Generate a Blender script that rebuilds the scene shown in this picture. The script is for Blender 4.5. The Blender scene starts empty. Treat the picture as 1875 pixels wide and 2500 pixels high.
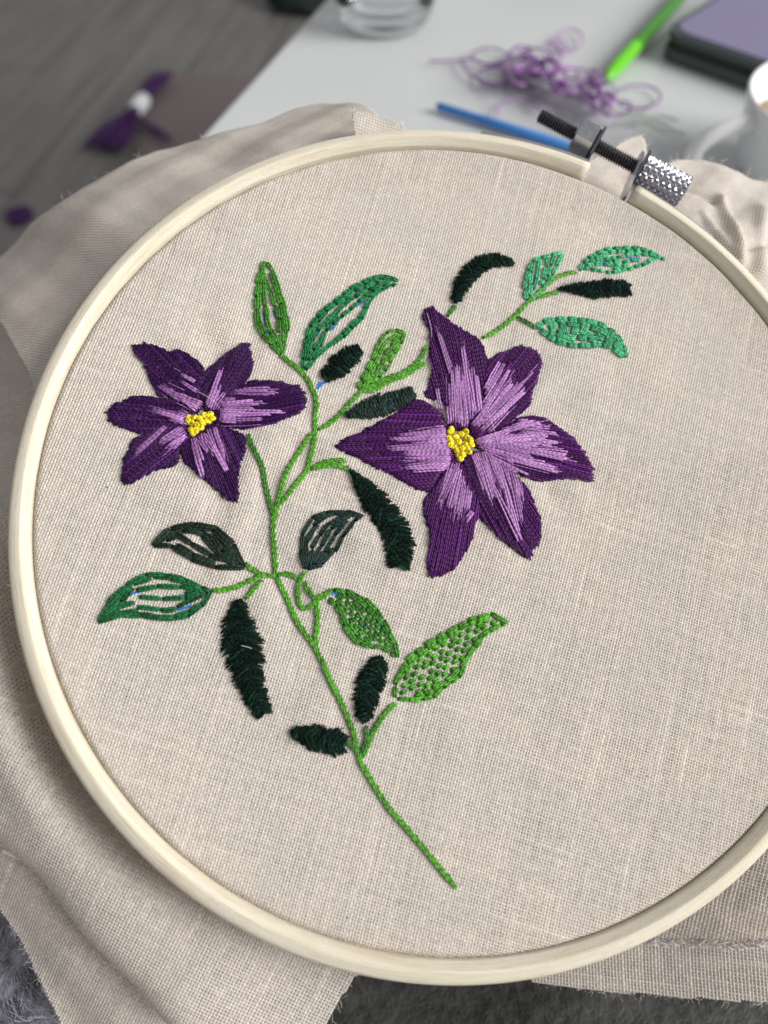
import bpy, math, random
import numpy as np
from mathutils import Matrix, Vector, noise as mnoise
random.seed(7); rng = np.random.default_rng(7)
SC = bpy.context.scene; COL = SC.collection
R = math.radians

# ------------------------------------------------------------------ camera
F, CX, CY = 1800.0, 937.5, 1250.0                    # focal length and centre of the photograph, in its pixels
CAM = Matrix.Translation((0, 0, 0.18)) @ Matrix.Rotation(R(35), 4, 'X')
cd = bpy.data.cameras.new('camera'); cam = bpy.data.objects.new('camera', cd); COL.objects.link(cam)
cam.matrix_world = CAM
cd.sensor_fit = 'VERTICAL'; cd.sensor_height = 36.0; cd.sensor_width = 27.0; cd.lens = 36.0 * F / 2500
cd.clip_start = 0.005; cd.clip_end = 30
cd.dof.use_dof = True; cd.dof.focus_distance = 0.137; cd.dof.aperture_fstop = cd.lens / 2.3
SC.camera = cam
# hoop frame
HR = 76.0                                            # radius of the taut cloth, millimetres
HM = CAM @ (Matrix.Translation(Vector((0.186, 0.025, -1.793)) * HR * .001)
            @ Matrix.Rotation(R(5.5), 4, 'Y') @ Matrix.Rotation(R(-13.15), 4, 'X'))
HMI = HM.inverted()
# ------------------------------------------------------------------ light
w = bpy.data.worlds.new('World'); SC.world = w; w.use_nodes = True
bg = w.node_tree.nodes['Background']; bg.inputs[0].default_value = (0.985, 0.985, 1.0, 1); bg.inputs[1].default_value = 0.36
def area(name, loc_h, target_h, size, size_y, power, color):
    l = bpy.data.lights.new(name, 'AREA'); l.shape = 'RECTANGLE'; l.size = size; l.size_y = size_y
    l.energy = power; l.color = color
    o = bpy.data.objects.new(name, l); COL.objects.link(o)
    p = HM @ Vector(loc_h); t = HM @ Vector(target_h)
    o.location = p; o.rotation_euler = (t - p).to_track_quat('-Z', 'Y').to_euler()
    return o
area('window_light', (2.3, 0.05, 1.75), (0, 0, 0), 1.7, 1.8, 140, (1.0, 0.985, 0.955))
SC.view_settings.view_transform = 'Standard'; SC.view_settings.look = 'None'
SC.view_settings.exposure = 0; SC.view_settings.gamma = 1
SC.render.engine = 'CYCLES'
# ------------------------------------------------------------------ projection helpers
CAMP = CAM.translation.copy(); CAMR = CAM.to_3x3()
def ray(px, py):
    return (CAMR @ Vector(((px - CX) / F, -(py - CY) / F, -1.0)))
_hp = HMI @ CAMP; _hr = HMI.to_3x3()
def hp(px, py, z=0.0):
    """photo pixel -> point (mm) of the hoop frame at height z mm"""
    d = _hr @ ray(px, py); t = (z * .001 - _hp.z) / d.z
    p = _hp + d * t
    return (p.x * 1000, p.y * 1000, z)
def wp(px, py, z=0.0):
    d = ray(px, py); t = (z - CAMP.z) / d.z
    return CAMP + d * t
def crop(x0, y0, s):
    return lambda pts: [(x0 + a * s, y0 + b * s) for a, b in pts]
c3 = crop(200, 600, .42194); c4 = crop(800, 700, .42194); c5 = crop(1050, 550, .42194)
c6 = crop(200, 1200, .36166); c7 = crop(680, 1180, .36166); c8 = crop(600, 1600, .42194); c9 = crop(700, 640, .21097)
def fabz(x, y):
    """height of the taut cloth (mm), works on floats and arrays"""
    x = np.asarray(x, float); y = np.asarray(y, float)
    z = 0.42 * np.exp(-((x + 38 - .25 * (y - 5)) ** 2) / 9 - ((y + 2) / 11) ** 2)
    z = z + 0.34 * np.exp(-((x + 47 - .2 * (y - 5)) ** 2) / 10 - ((y + 3) / 10) ** 2)
    z = z - 0.28 * np.exp(-((x + 42 - .2 * (y - 5)) ** 2) / 8 - ((y + 3) / 10) ** 2)
    z = z + 0.10 * np.sin(x * .11 + 1) * np.cos(y * .09)
    r = np.hypot(x, y); th = np.arctan2(y, x)
    z = z + .10 * np.sin(th * 47 + 2 * np.sin(th * 5)) * np.exp(-(75 - np.minimum(r, 75)) / 5.0) * (.5 + .5 * np.sin(th * 3 + 1))
    for cx, cy, k, a in ((-39, 18, 11, .22), (-38, -4, 9, .24), (8, 13, 13, .20), (-20, -22, 9, .16), (-8, -14, 8, .12), (20, 36, 7, .12)):
        dx = x - cx; dy = y - cy; rr_ = np.hypot(dx, dy); z = z + a * np.sin(np.arctan2(dy, dx) * k + rr_ * .12 + cx) * np.exp(-((rr_ - 17) / 8) ** 2)
    z = z - 1.5 * np.clip((r - 74.7) / 1.6, 0, 1) ** 2
    return z
def P(pts):
    """pixels -> numpy array of hoop points on the cloth"""
    out = []
    for a, b in pts:
        x, y, z = hp(a, b, .3); out.append((x, y, float(fabz(x, y))))
    return np.array(out)

# ------------------------------------------------------------------ materials
def mat(name, color=(.5, .5, .5), rough=.6, metal=0.0, spec=.5, trans=0.0, sheen=0.0, ior=1.45):
    m = bpy.data.materials.new(name); m.use_nodes = True
    b = m.node_tree.nodes['Principled BSDF']
    b.inputs['Base Color'].default_value = (*color, 1); b.inputs['Roughness'].default_value = rough
    b.inputs['Metallic'].default_value = metal; b.inputs['Specular IOR Level'].default_value = spec
    b.inputs['Transmission Weight'].default_value = trans; b.inputs['Sheen Weight'].default_value = sheen
    b.inputs['IOR'].default_value = ior
    return m
class N:
    def __init__(s, m): s.m = m; s.t = m.node_tree; s.b = s.t.nodes['Principled BSDF']
    def n(s, typ, **k):
        x = s.t.nodes.new(typ)
        for a, v in k.items(): setattr(x, a, v)
        return x
    def l(s, a, b): s.t.links.new(a, b)
    def math(s, op, a, b=None, c=None):
        x = s.n('ShaderNodeMath', operation=op)
        for i, v in enumerate((a, b, c)):
            if v is None: continue
            if isinstance(v, (int, float)): x.inputs[i].default_value = v
            else: s.l(v, x.inputs[i])
        return x.outputs[0]
    def noise(s, vec, scale, detail=3, rough=.5):
        x = s.n('ShaderNodeTexNoise'); x.inputs['Scale'].default_value = scale
        x.inputs['Detail'].default_value = detail; x.inputs['Roughness'].default_value = rough
        if vec is not None: s.l(vec, x.inputs['Vector'])
        return x.outputs['Fac']
    def ramp(s, fac, stops):
        x = s.n('ShaderNodeValToRGB'); e = x.color_ramp.elements
        while len(e) < len(stops): e.new(.5)
        for i, (p, c) in enumerate(stops):
            e[i].position = p; e[i].color = (*c, 1) if len(c) == 3 else c
        s.l(fac, x.inputs[0]); return x.outputs[0]
    def mix(s, fac, a, b, typ='MIX'):
        x = s.n('ShaderNodeMix', data_type='RGBA', blend_type=typ)
        for i, v in ((0, fac), (6, a), (7, b)):
            if isinstance(v, (int, float)): x.inputs[i].default_value = v
            elif isinstance(v, tuple): x.inputs[i].default_value = (*v, 1)
            else: s.l(v, x.inputs[i])
        return x.outputs[2]
    def bump(s, h, strength, dist):
        x = s.n('ShaderNodeBump'); x.inputs['Strength'].default_value = strength; x.inputs['Distance'].default_value = dist
        s.l(h, x.inputs['Height']); s.l(x.outputs[0], s.b.inputs['Normal'])
    def scaled(s, vec, sc):
        x = s.n('ShaderNodeMapping'); x.inputs['Scale'].default_value = sc; s.l(vec, x.inputs[0]); return x.outputs[0]

def floss(name, color, rough=.5, contrast=.45, sheen=.0, spec=.4):
    """twisted cotton thread: fine ply twist from the strand's own UVs, tone per strand"""
    m = mat(name, color, rough, spec=spec, sheen=sheen); n = N(m)
    uv = n.n('ShaderNodeUVMap').outputs[0]
    sep = n.n('ShaderNodeSeparateXYZ'); n.l(uv, sep.inputs[0])
    a = n.math('ADD', n.math('MULTIPLY', sep.outputs[0], 1.0), n.math('MULTIPLY', sep.outputs[1], 1.15))
    tw = n.math('ABSOLUTE', n.math('SINE', n.math('MULTIPLY', a, math.pi)))
    fz = n.noise(n.scaled(uv, (9, 1.6, 1)), 1.0, 2)
    at = n.n('ShaderNodeAttribute', attribute_name='tone').outputs['Fac']
    k = n.math('MULTIPLY', n.math('MULTIPLY_ADD', tw, contrast, 1 - contrast * .6), n.math('MULTIPLY_ADD', fz, .6, .7))
    k = n.math('MULTIPLY', k, at)
    c = n.n('ShaderNodeVectorMath', operation='SCALE'); c.inputs[0].default_value = color; n.l(k, c.inputs['Scale'])
    n.l(c.outputs[0], n.b.inputs['Base Color'])
    n.bump(tw, .7, .00012)
    return m
def cotton(name, color, geo=True):
    m = mat(name, color, .92, spec=.12, sheen=.05); n = N(m)
    co = n.n('ShaderNodeTexCoord')
    ob = co.outputs['Object']
    blotch = n.noise(ob, 55, 3); fine = n.noise(ob, 900, 2)
    spot = n.n('ShaderNodeTexVoronoi'); spot.inputs['Scale'].default_value = 95; n.l(ob, spot.inputs['Vector'])
    spd = n.math('MULTIPLY', n.math('LESS_THAN', spot.outputs['Distance'], .022), .65)
    rnd = n.n('ShaderNodeSeparateColor'); n.l(spot.outputs['Color'], rnd.inputs[0])
    spd = n.math('MULTIPLY', spd, n.math('GREATER_THAN', rnd.outputs[0], .80))
    k = n.math('MULTIPLY_ADD', blotch, .22, .89)
    k = n.math('MULTIPLY', k, n.math('MULTIPLY_ADD', fine, .3, .85))
    if geo:
        at = n.n('ShaderNodeAttribute', attribute_name='tone').outputs['Fac']
        k = n.math('MULTIPLY', k, at)
    else:
        uv = n.n('ShaderNodeUVMap').outputs[0]
        wob = n.n('ShaderNodeTexNoise'); wob.inputs['Scale'].default_value = .35; n.l(uv, wob.inputs['Vector'])
        add = n.n('ShaderNodeVectorMath', operation='MULTIPLY_ADD'); n.l(wob.outputs['Color'], add.inputs[0])
        add.inputs[1].default_value = (.5, .5, 0); n.l(uv, add.inputs[2])
        sep = n.n('ShaderNodeSeparateXYZ'); n.l(add.outputs[0], sep.inputs[0])
        su = n.math('SINE', n.math('MULTIPLY', sep.outputs[0], math.pi)); sv = n.math('SINE', n.math('MULTIPLY', sep.outputs[1], math.pi))
        au = n.math('ABSOLUTE', su); av = n.math('ABSOLUTE', sv); cc = n.math('MULTIPLY', n.math('MULTIPLY', su, sv), .5)
        h = n.math('MAXIMUM', n.math('MULTIPLY', au, n.math('ADD', cc, .55)), n.math('MULTIPLY', av, n.math('SUBTRACT', .55, cc)))
        gap_shade = n.math('MULTIPLY', n.math('SUBTRACT', 1, au), n.math('SUBTRACT', 1, av))
        gap_shade = n.math('SMOOTH_MIN', n.math('MULTIPLY', gap_shade, 2.2), 1.0, .2)
        k = n.math('MULTIPLY', k, n.math('MULTIPLY_ADD', gap_shade, -.5, 1.02))  # shade in the gaps between threads, painted darker into the colour
        n.bump(h, .6, .00018)
    base = n.mix(n.math('MULTIPLY', blotch, .5), color, tuple(c * f for c, f in zip(color, (1.0, .93, .86))))
    c = n.n('ShaderNodeVectorMath', operation='SCALE'); n.l(base, c.inputs[0]); n.l(k, c.inputs['Scale'])
    c2 = n.mix(spd, c.outputs[0], (.16, .11, .08))
    n.l(c2, n.b.inputs['Base Color'])
    # thin cotton lets a little warm light through
    tr = n.n('ShaderNodeBsdfTranslucent'); tcol = n.mix(1.0, c2, (.95, .72, .50), 'MULTIPLY'); n.l(tcol, tr.inputs[0])
    ms = n.n('ShaderNodeMixShader'); ms.inputs[0].default_value = .30; n.l(n.b.outputs[0], ms.inputs[1]); n.l(tr.outputs[0], ms.inputs[2])
    out = [x for x in n.t.nodes if x.type == 'OUTPUT_MATERIAL'][0]; n.l(ms.outputs[0], out.inputs[0])
    return m
CLOTH = (.80, .763, .715)
M_weave = cotton('calico_threads', CLOTH, True)
M_cloth = cotton('calico_cloth', CLOTH, False)
M_lint = mat('lint', (.78, .74, .72), .9)

M_wood = mat('bamboo', (.7, .6, .4), .58, spec=.28); n = N(M_wood)
uv = n.n('ShaderNodeUVMap').outputs[0]
g1 = n.noise(n.scaled(uv, (.045, .9, 1)), 1.0, 3); g2 = n.noise(n.scaled(uv, (.12, 7, 1)), 1.0, 4, .6); g3 = n.noise(n.scaled(uv, (2.2, 3, 1)), 1.0, 2)
line = n.ramp(g2, [(.32, (.50, .40, .26)), (.42, (1, 1, 1))])
base = n.ramp(g1, [(.25, (.62, .53, .385)), (.5, (.725, .655, .52)), (.75, (.75, .71, .62))])
cc = n.mix(.6, base, line, 'MULTIPLY'); cc = n.mix(n.math('MULTIPLY', g3, .22), cc, (.9, .86, .74))
n.l(cc, n.b.inputs['Base Color']); n.bump(n.math('ADD', g2, n.math('MULTIPLY', g3, .4)), .6, .0004)

M_dkpur_s = floss('dark_purple_thread', (.040, .006, .068), .50, .34, spec=.24)
M_dkpur_b = floss('deep_purple_thread', (.068, .008, .098), .48, .32, spec=.26)
M_ltpur = floss('lilac_thread', (.40, .19, .44), .42, .35, spec=.5)
M_ltpur2 = floss('pale_violet_thread', (.29, .12, .34), .45, .35, spec=.5)
M_yel = floss('yellow_thread', (.93, .76, .05), .85, .3, spec=.05)
M_stem = floss('leaf_green_thread', (.085, .295, .022), .45, .45)
M_stemd = floss('dull_green_thread', (.045, .16, .03), .5, .45)
M_green = floss('grass_green_thread', (.045, .20, .018), .5, .5)
M_green2 = floss('bright_green_thread', (.072, .285, .020), .5, .5)
M_emer = floss('emerald_thread', (.006, .165, .050), .5, .5)
M_emer2 = floss('deep_emerald_thread', (.007, .105, .030), .5, .5)
M_mint = floss('mint_thread', (.055, .36, .17), .42, .5)
M_olive = floss('dark_olive_thread', (.006, .021, .010), .6, .5)
M_teal = floss('dark_teal_thread', (.005, .025, .019), .6, .5)
M_dark = floss('bottle_green_thread', (.0035, .015, .010), .75, .6, spec=.12)
M_blue = mat('blue_marker', (.03, .16, .50), .9)
M_fuzz_d = mat('dark_fuzz', (.028, .075, .048), .8); M_fuzz_p = mat('purple_fuzz', (.20, .08, .24), .8)
def metal(name, c, r):
    m = mat(name, c, r, 1.0); n = N(m)
    f = n.noise(n.n('ShaderNodeTexCoord').outputs['Object'], 900, 3)
    n.l(n.math('MULTIPLY_ADD', f, .25, r - .1), n.b.inputs['Roughness']); return m
M_bolt = metal('dark_steel', (.22, .22, .235), .27); M_nut = metal('zinc_nut', (.50, .52, .55), .24)
M_knob = metal('knurled_steel', (.50, .50, .55), .24); M_brk = metal('bracket_steel', (.50, .50, .53), .35)

# ------------------------------------------------------------------ object helpers
def tag(o, label=None, cat=None, group=None, kind=None):
    for k, v in (('label', label), ('category', cat), ('group', group), ('kind', kind)):
        if v: o[k] = v
    return o
def empty(name, mw, label, cat, group=None):
    o = bpy.data.objects.new(name, None); COL.objects.link(o); o.matrix_world = mw; o.empty_display_size = .005
    return tag(o, label, cat, group)
class MB:
    """mesh collector in millimetres of a frame; build() links ONE object"""
    def __init__(s): s.v = []; s.f = []; s.uv = []; s.tone = []; s.nv = 0; s.mi = []
    def add(s, v, f, uv=None, tone=1.0):
        v = np.asarray(v, float); b = s.nv; s.v.append(v)
        if len(f):
            if isinstance(f, np.ndarray): f = f.tolist()
        s.f.extend([[i + b for i in q] for q in f])
        s.uv.append(np.asarray(uv, float) if uv is not None else np.zeros((len(v), 2)))
        s.tone.append(np.full(len(v), tone) if np.isscalar(tone) else np.asarray(tone)); s.nv += len(v)
    def tube(s, pts, r, sides=6, tone=1.0, closed_ends=True, taper=True):
        pts = np.asarray(pts, float); n = len(pts)
        t = np.gradient(pts, axis=0); t /= np.linalg.norm(t, axis=1)[:, None] + 1e-9
        up = np.array([0, 0, 1.0]) if abs(t[:, 2]).max() < .93 else np.array([.3, .9, .2])
        a = np.cross(t, up); a /= np.linalg.norm(a, axis=1)[:, None] + 1e-9; b = np.cross(a, t)
        rr = np.full(n, r) if np.isscalar(r) else np.asarray(r, float)
        if taper: rr = rr.copy(); rr[0] *= .6; rr[-1] *= .6
        th = np.arange(sides) * 2 * math.pi / sides
        v = (pts[:, None] + rr[:, None, None] * (a[:, None] * np.cos(th)[None, :, None] + b[:, None] * np.sin(th)[None, :, None])).reshape(-1, 3)
        L = np.concatenate([[0], np.cumsum(np.linalg.norm(np.diff(pts, axis=0), axis=1))]) + random.random() * 9
        # triangle-wave round the strand keeps the twist seamless
        uu = np.abs(((np.arange(sides) / sides) * 2 + .5) % 2 - 1)
        uvv = np.stack([np.tile(uu, n), np.repeat(L, sides)], 1)
        f = []
        for i in range(n - 1):
            for k in range(sides):
                k2 = (k + 1) % sides; f.append((i * sides + k, i * sides + k2, (i + 1) * sides + k2, (i + 1) * sides + k))
        if closed_ends:
            f.append(tuple(range(sides))[::-1]); f.append(tuple((n - 1) * sides + k for k in range(sides)))
        s.add(v, f, uvv, tone)
    def build(s, name, m, parent=None, base=(0, 0, 0), smooth=True, mw=None, scale=.001):
        me = bpy.data.meshes.new(name)
        v = (np.concatenate(s.v) - np.array(base)) * scale
        me.from_pydata(v.tolist(), [], s.f)
        uv = np.concatenate(s.uv); tn = np.concatenate(s.tone)
        li = np.empty(len(me.loops), int); me.loops.foreach_get('vertex_index', li)
        ul = me.uv_layers.new(name='UVMap'); ul.data.foreach_set('uv', uv[li].ravel().astype('f'))
        at = me.attributes.new('tone', 'FLOAT', 'POINT'); at.data.foreach_set('value', tn.astype('f'))
        if smooth: me.polygons.foreach_set('use_smooth', np.ones(len(me.polygons), bool))
        me.materials.append(m)
        o = bpy.data.objects.new(name, me); COL.objects.link(o)
        if parent is not None: o.parent = parent
        elif mw is not None: o.matrix_world = mw
        return o
def hoop_at(x, y, z=0): return HM @ Matrix.Translation((x * .001, y * .001, z * .001))
def resample(pts, step):
    pts = np.asarray(pts, float); d = np.concatenate([[0], np.cumsum(np.linalg.norm(np.diff(pts, axis=0), axis=1))])
    n = max(2, int(round(d[-1] / step)) + 1); t = np.linspace(0, d[-1], n)
    return np.stack([np.interp(t, d, pts[:, k]) for k in range(pts.shape[1])], 1)
def smoothp(pts, it=2):
    pts = np.asarray(pts, float)
    for _ in range(it):
        q = .75 * pts[:-1] + .25 * pts[1:]; r_ = .25 * pts[:-1] + .75 * pts[1:]
        m = np.empty((2 * len(q), pts.shape[1])); m[0::2] = q; m[1::2] = r_
        pts = np.concatenate([pts[:1], m, pts[-1:]])
    return pts

# ------------------------------------------------------------------ woven cloth as real threads
def weave(name, m, Z, mask, ext, ang, pitch, parent, seed=1, widths=(.226, .200), base=(0, 0, 0), amp=.085, skew=None, ragged=0):
    """plain weave: warp and weft threads over the height field Z(x,y), kept where mask(x,y)"""
    g = np.random.default_rng(seed); x0, x1, y0, y1 = ext
    ca, sa = math.cos(ang), math.sin(ang); V = []; Fc = []; T = []; off = 0
    for d in (0, 1):
        a0, a1, b0, b1 = (x0, x1, y0, y1) if d == 0 else (y0, y1, x0, x1)
        ni = int((a1 - a0) / pitch); nj = int((b1 - b0) / pitch) * 2
        I = np.arange(ni); J = np.arange(nj + 1)
        a = a0 + (I + .5) * pitch + g.normal(0, .022 * pitch, ni)
        wd = np.clip(g.normal(widths[d], .013, ni), .15, .27)
        tone = np.clip(g.normal(1.0, .035, ni), .88, 1.10) * (1.04 if d == 0 else .93)
        A = np.repeat(a[:, None], nj + 1, 1); B = b0 + (J * .5 + .5)[None] * pitch + np.zeros_like(A)
        # slow wander of each thread and slubs along it
        ph = g.uniform(0, 6.28, (ni, 3)); fr = g.uniform(.05, .35, (ni, 3))
        wander = sum(np.sin(B * fr[:, k:k + 1] + ph[:, k:k + 1]) for k in range(3)) * .009
        slub = 1 + .09 * np.sin(B * fr[:, :1] * 2.1 + ph[:, 1:2]) * np.sin(B * .9 + ph[:, 2:3])
        slub += (g.random((ni, 1)) < .16) * .38 * np.exp(-((B - g.uniform(b0, b1, (ni, 1))) / g.uniform(2, 9, (ni, 1))) ** 2)
        A = A + wander + g.normal(0, .012, A.shape)
        W = wd[:, None] * slub * (1 + .05 * g.normal(0, 1, A.shape))
        ups = np.cos(math.pi * (J[None] * .5 + I[:, None])) * (1 if d == 0 else -1)
        H = (amp if d == 0 else amp * .6) * ups
        offs = np.array([-1, -.5, .5, 1.0]); hz = np.array([-.11, .045, .045, -.11])
        Aq = A[:, :, None] + W[:, :, None] * offs; Bq = np.repeat(B[:, :, None], 4, 2)
        U, Vv = (Aq, Bq) if d == 0 else (Bq, Aq)
        if skew: U = U + skew(U, Vv)
        X = U * ca - Vv * sa; Y = U * sa + Vv * ca
        keep = mask(X.mean(2), Y.mean(2))
        if ragged:
            pass
        Zq = Z(X, Y) + H[:, :, None] + hz
        cnt = X.size; V.append(np.stack([X, Y, Zq], 3).reshape(-1, 3))
        T.append(np.repeat((tone[:, None] * (1 + .05 * g.normal(0, 1, H.shape)) * (1 + .25 * (slub - 1))).ravel(), 4))
        idx = np.arange(cnt).reshape(ni, nj + 1, 4) + off
        ok = keep[:, :-1] & keep[:, 1:]
        ii, jj = np.nonzero(ok)
        for k in range(3):
            q = np.stack([idx[ii, jj, k], idx[ii, jj, k + 1], idx[ii, jj + 1, k + 1], idx[ii, jj + 1, k]], 1)
            Fc.append(q[:, ::-1] if d == 0 else q)
        off += cnt
    V = np.concatenate(V); T = np.concatenate(T); Fc = np.concatenate(Fc)
    used = np.zeros(len(V), bool); used[Fc.ravel()] = True; remap = np.cumsum(used) - 1
    V = (V[used] - np.array(base)) * .001; T = T[used]; Fc = remap[Fc]
    me = bpy.data.meshes.new(name); nf = len(Fc)
    me.vertices.add(len(V)); me.vertices.foreach_set('co', V.ravel().astype('f'))
    me.loops.add(nf * 4); me.loops.foreach_set('vertex_index', Fc.ravel().astype('i'))
    me.polygons.add(nf); me.polygons.foreach_set('loop_start', (np.arange(nf) * 4).astype('i'))
    me.polygons.foreach_set('use_smooth', np.ones(nf, bool))
    at = me.attributes.new('tone', 'FLOAT', 'POINT'); at.data.foreach_set('value', T.astype('f'))
    me.update(calc_edges=True); me.materials.append(m)
    o = bpy.data.objects.new(name, me); COL.objects.link(o)
    if parent is not None: o.parent = parent
    o['kind'] = 'stuff'
    print(name, 'tris', nf * 2)
    return o
def in_poly(poly):
    poly = np.asarray(poly, float)
    def f(x, y):
        r_ = np.zeros(np.shape(x), bool); j = len(poly) - 1
        for i in range(len(poly)):
            xi, yi = poly[i][:2]; xj, yj = poly[j][:2]
            c = ((yi > y) != (yj > y)) & (x < (xj - xi) * (y - yi) / (yj - yi + 1e-12) + xi)
            r_ ^= c; j = i
        return r_
    return f
def PZ(pts, Z):
    """pixels -> hoop points lying on height field Z"""
    out = []
    for a, b in pts:
        z = 0.0
        for _ in range(14):
            x, y, _z = hp(a, b, z); z = .5 * z + .5 * float(Z(np.float64(x), np.float64(y)))
        out.append((x, y, z))
    return np.array(out)

# ================================================================== EMBROIDERY HOOP
hoop = empty('embroidery_hoop', hoop_at(0, 0, -6.5), 'round pale wooden embroidery hoop with a metal tightening screw, holding the cloth taut', 'embroidery hoop')
HB = (0, 0, -6.5)
def ring(profile, a0, a1, nseg, cap=True):
    mb = MB(); pr = np.array(profile); k = len(pr); full = a1 - a0 >= 2 * math.pi - 1e-6
    th = np.linspace(a0, a1, nseg + 1)
    v = np.stack([pr[None, :, 0] * np.cos(th)[:, None], pr[None, :, 0] * np.sin(th)[:, None], np.repeat(pr[None, :, 1], nseg + 1, 0)], 2).reshape(-1, 3)
    L = np.concatenate([[0], np.cumsum(np.linalg.norm(np.diff(np.vstack([pr, pr[:1]]), axis=0), axis=1))])[:k]
    uvv = np.stack([np.repeat(th * 76, k), np.tile(L, nseg + 1)], 1)
    f = []
    for i in range(nseg):
        for q in range(k):
            q2 = (q + 1) % k; f.append((i * k + q, (i + 1) * k + q, (i + 1) * k + q2, i * k + q2))
    if cap and not full:
        f.append(tuple(range(k))); f.append(tuple(nseg * k + q for q in range(k))[::-1])
    mb.add(v, f, uvv); return mb
gl = hp(1436, 415, 1)[:2]; gr = hp(1545, 472, 1)[:2]
aL = math.atan2(gl[1], gl[0]); aR = math.atan2(gr[1], gr[0])
prof = [(76.05, -6.5), (76.02, .1), (76.07, .32), (76.2, .5), (77.05, 1.62), (77.2, 1.75), (77.42, 1.80), (78.9, 1.25), (79.25, 1.05), (79.5, .75), (79.85, -.2), (79.95, -.9), (79.95, -3.2), (79.7, -5.4), (79.2, -6.3), (78.5, -6.5)]
ring(prof, aL, aR + 2 * math.pi, 300).build('outer_ring', M_wood, hoop, HB)
ring([(72.6, -7.2), (72.6, -.75), (73.2, -.45), (75.2, -.45), (75.6, -.8), (75.6, -7.2)], 0, 2 * math.pi, 200).build('inner_ring', M_wood, hoop, HB)
# screw
A0 = np.array(hp(1316, 281, -1.0)); A1 = np.array(hp(1668, 470, -1.0))
ax = A1 - A0; SL = np.linalg.norm(ax); ax /= SL; upv = np.array([0, 0, 1.0]); sd = np.cross(ax, upv)
def lathe(prof, seg, sharp=False, off=0.0, rad=None):
    """prof: (distance along screw, radius)"""
    mb = MB(); k = len(prof); th = np.arange(seg) * 2 * math.pi / seg + off
    v = []
    for i, (s, r_) in enumerate(prof):
        rr = r_ if rad is None else r_ + rad(i, th)
        v.append(A0 + ax * s + (np.cos(th) * rr)[:, None] * sd + (np.sin(th) * rr)[:, None] * upv)
    f = [(i * seg + q, i * seg + (q + 1) % seg, (i + 1) * seg + (q + 1) % seg, (i + 1) * seg + q) for i in range(k - 1) for q in range(seg)]
    f.append(tuple(range(seg))[::-1]); f.append(tuple((k - 1) * seg + q for q in range(seg)))
    mb.add(np.concatenate(v), f); return mb
def along(px, py):
    return float((np.array(hp(px, py, -1.0)) - A0) @ ax)
sn0, sn1, sw = along(1405, 325), along(1452, 352), along(1462, 358)
sk0, sk1 = along(1568, 418), SL
pr = [(0, 1.0)]; s = .15
while s < sk0 + .5: pr += [(s, 1.12), (s + .26, 1.62), (s + .34, 1.62)]; s += .6
mbolt = lathe(pr, 20); mbolt.build('threaded_bolt', M_bolt, hoop, HB, smooth=False)
_v = np.array((HMI @ CAMP) * 1000) - (A0 + ax * (sn0 + sn1) / 2); _v /= np.linalg.norm(_v); _l = np.array([2300, 50, 1750.0]); _l /= np.linalg.norm(_l); _h = _v + _l
_off = math.atan2(_h @ upv, _h @ sd) - math.pi / 6
nut = lathe([(sn0, 2.9), (sn0 + .45, 3.95), (sn1 - .4, 3.95), (sn1, 3.5)], 6, off=_off); nut.build('hex_nut', M_nut, hoop, HB, smooth=False)
lathe([(sn1 + .06, 4.0), (sn1 + .6, 4.05)], 28).build('washer', M_bolt, hoop, HB, smooth=False)
lathe([(sk0 - 1.0, 4.1), (sk0 - .45, 4.15)], 28).build('washer', M_bolt, hoop, HB, smooth=False)
NS = 96; NK = 64
def tri(x): return np.abs((x % 1) * 2 - 1)
pk = [(sk0 - .3, 2.2), (sk0 - .28, 2.95)] + [(sk0 - .2 + (sk1 - sk0 + .2) * i / NK, 2.95) for i in range(NK + 1)] + [(sk1 + .25, 2.7), (sk1 + .3, 1.2)]
def knurl(i, th):
    if i < 2 or i > NK + 2: return 0 * th
    u = th / (2 * math.pi) * 13; vv = (i - 2) / NK * 7
    return .55 * np.minimum(tri(u + vv), tri(u - vv))
lathe(pk, NS, rad=knurl).build('knurled_knob', M_knob, hoop, HB, smooth=False)
# metal straps holding the screw to the ring ends
def strap(a_from, a_to, z0, z1, r0, thick, lug_s):
    mb = MB(); th = np.linspace(a_from, a_to, 24); v = []
    for t in th:
        c, s_ = math.cos(t), math.sin(t)
        for rr, zz in ((r0, z0), (r0, z1), (r0 + thick, z1), (r0 + thick, z0)): v.append((rr * c, rr * s_, zz))
    f = [(i * 4 + q, i * 4 + (q + 1) % 4, (i + 1) * 4 + (q + 1) % 4, (i + 1) * 4 + q) for i in range(23) for q in range(4)]
    f += [(3, 2, 1, 0), (92, 93, 94, 95)]
    mb.add(v, f); return mb
strap(aL + .005, aL + .30, -4.6, .35, 79.98, .55, 0).build('bracket', M_brk, hoop, HB, smooth=False)
strap(aR - .24, aR - .005, -4.6, .0, 79.98, .55, 0).build('bracket', M_brk, hoop, HB, smooth=False)
def lug(ang, sc, sgn):
    """flat plate standing at the ring end, from the ring out to the bolt"""
    mb = MB(); c = A0 + ax * sc
    e = np.array([76.6 * math.cos(ang), 76.6 * math.sin(ang), -1.0])
    d = c - e; d[2] = 0; L = np.linalg.norm(d); d /= L; nrm = np.cross(d, upv)
    out = []
    pts = [(0, -4.5), (L, -4.0), (L + 2.6, -2.4), (L + 3.2, -0.4), (L + 2.6, 1.8), (L, 3.0), (L * .45, 1.2), (0, .6)]
    for s_ in (-.3, .3):
        for a_, z_ in pts: out.append(e + d * a_ + np.array([0, 0, z_ + .2]) + nrm * s_)
    k = len(pts); f = [tuple(range(k)), tuple(range(k, 2 * k))[::-1]] + [(q, (q + 1) % k, (q + 1) % k + k, q + k) for q in range(k)]
    mb.add(out, f); return mb
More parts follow.
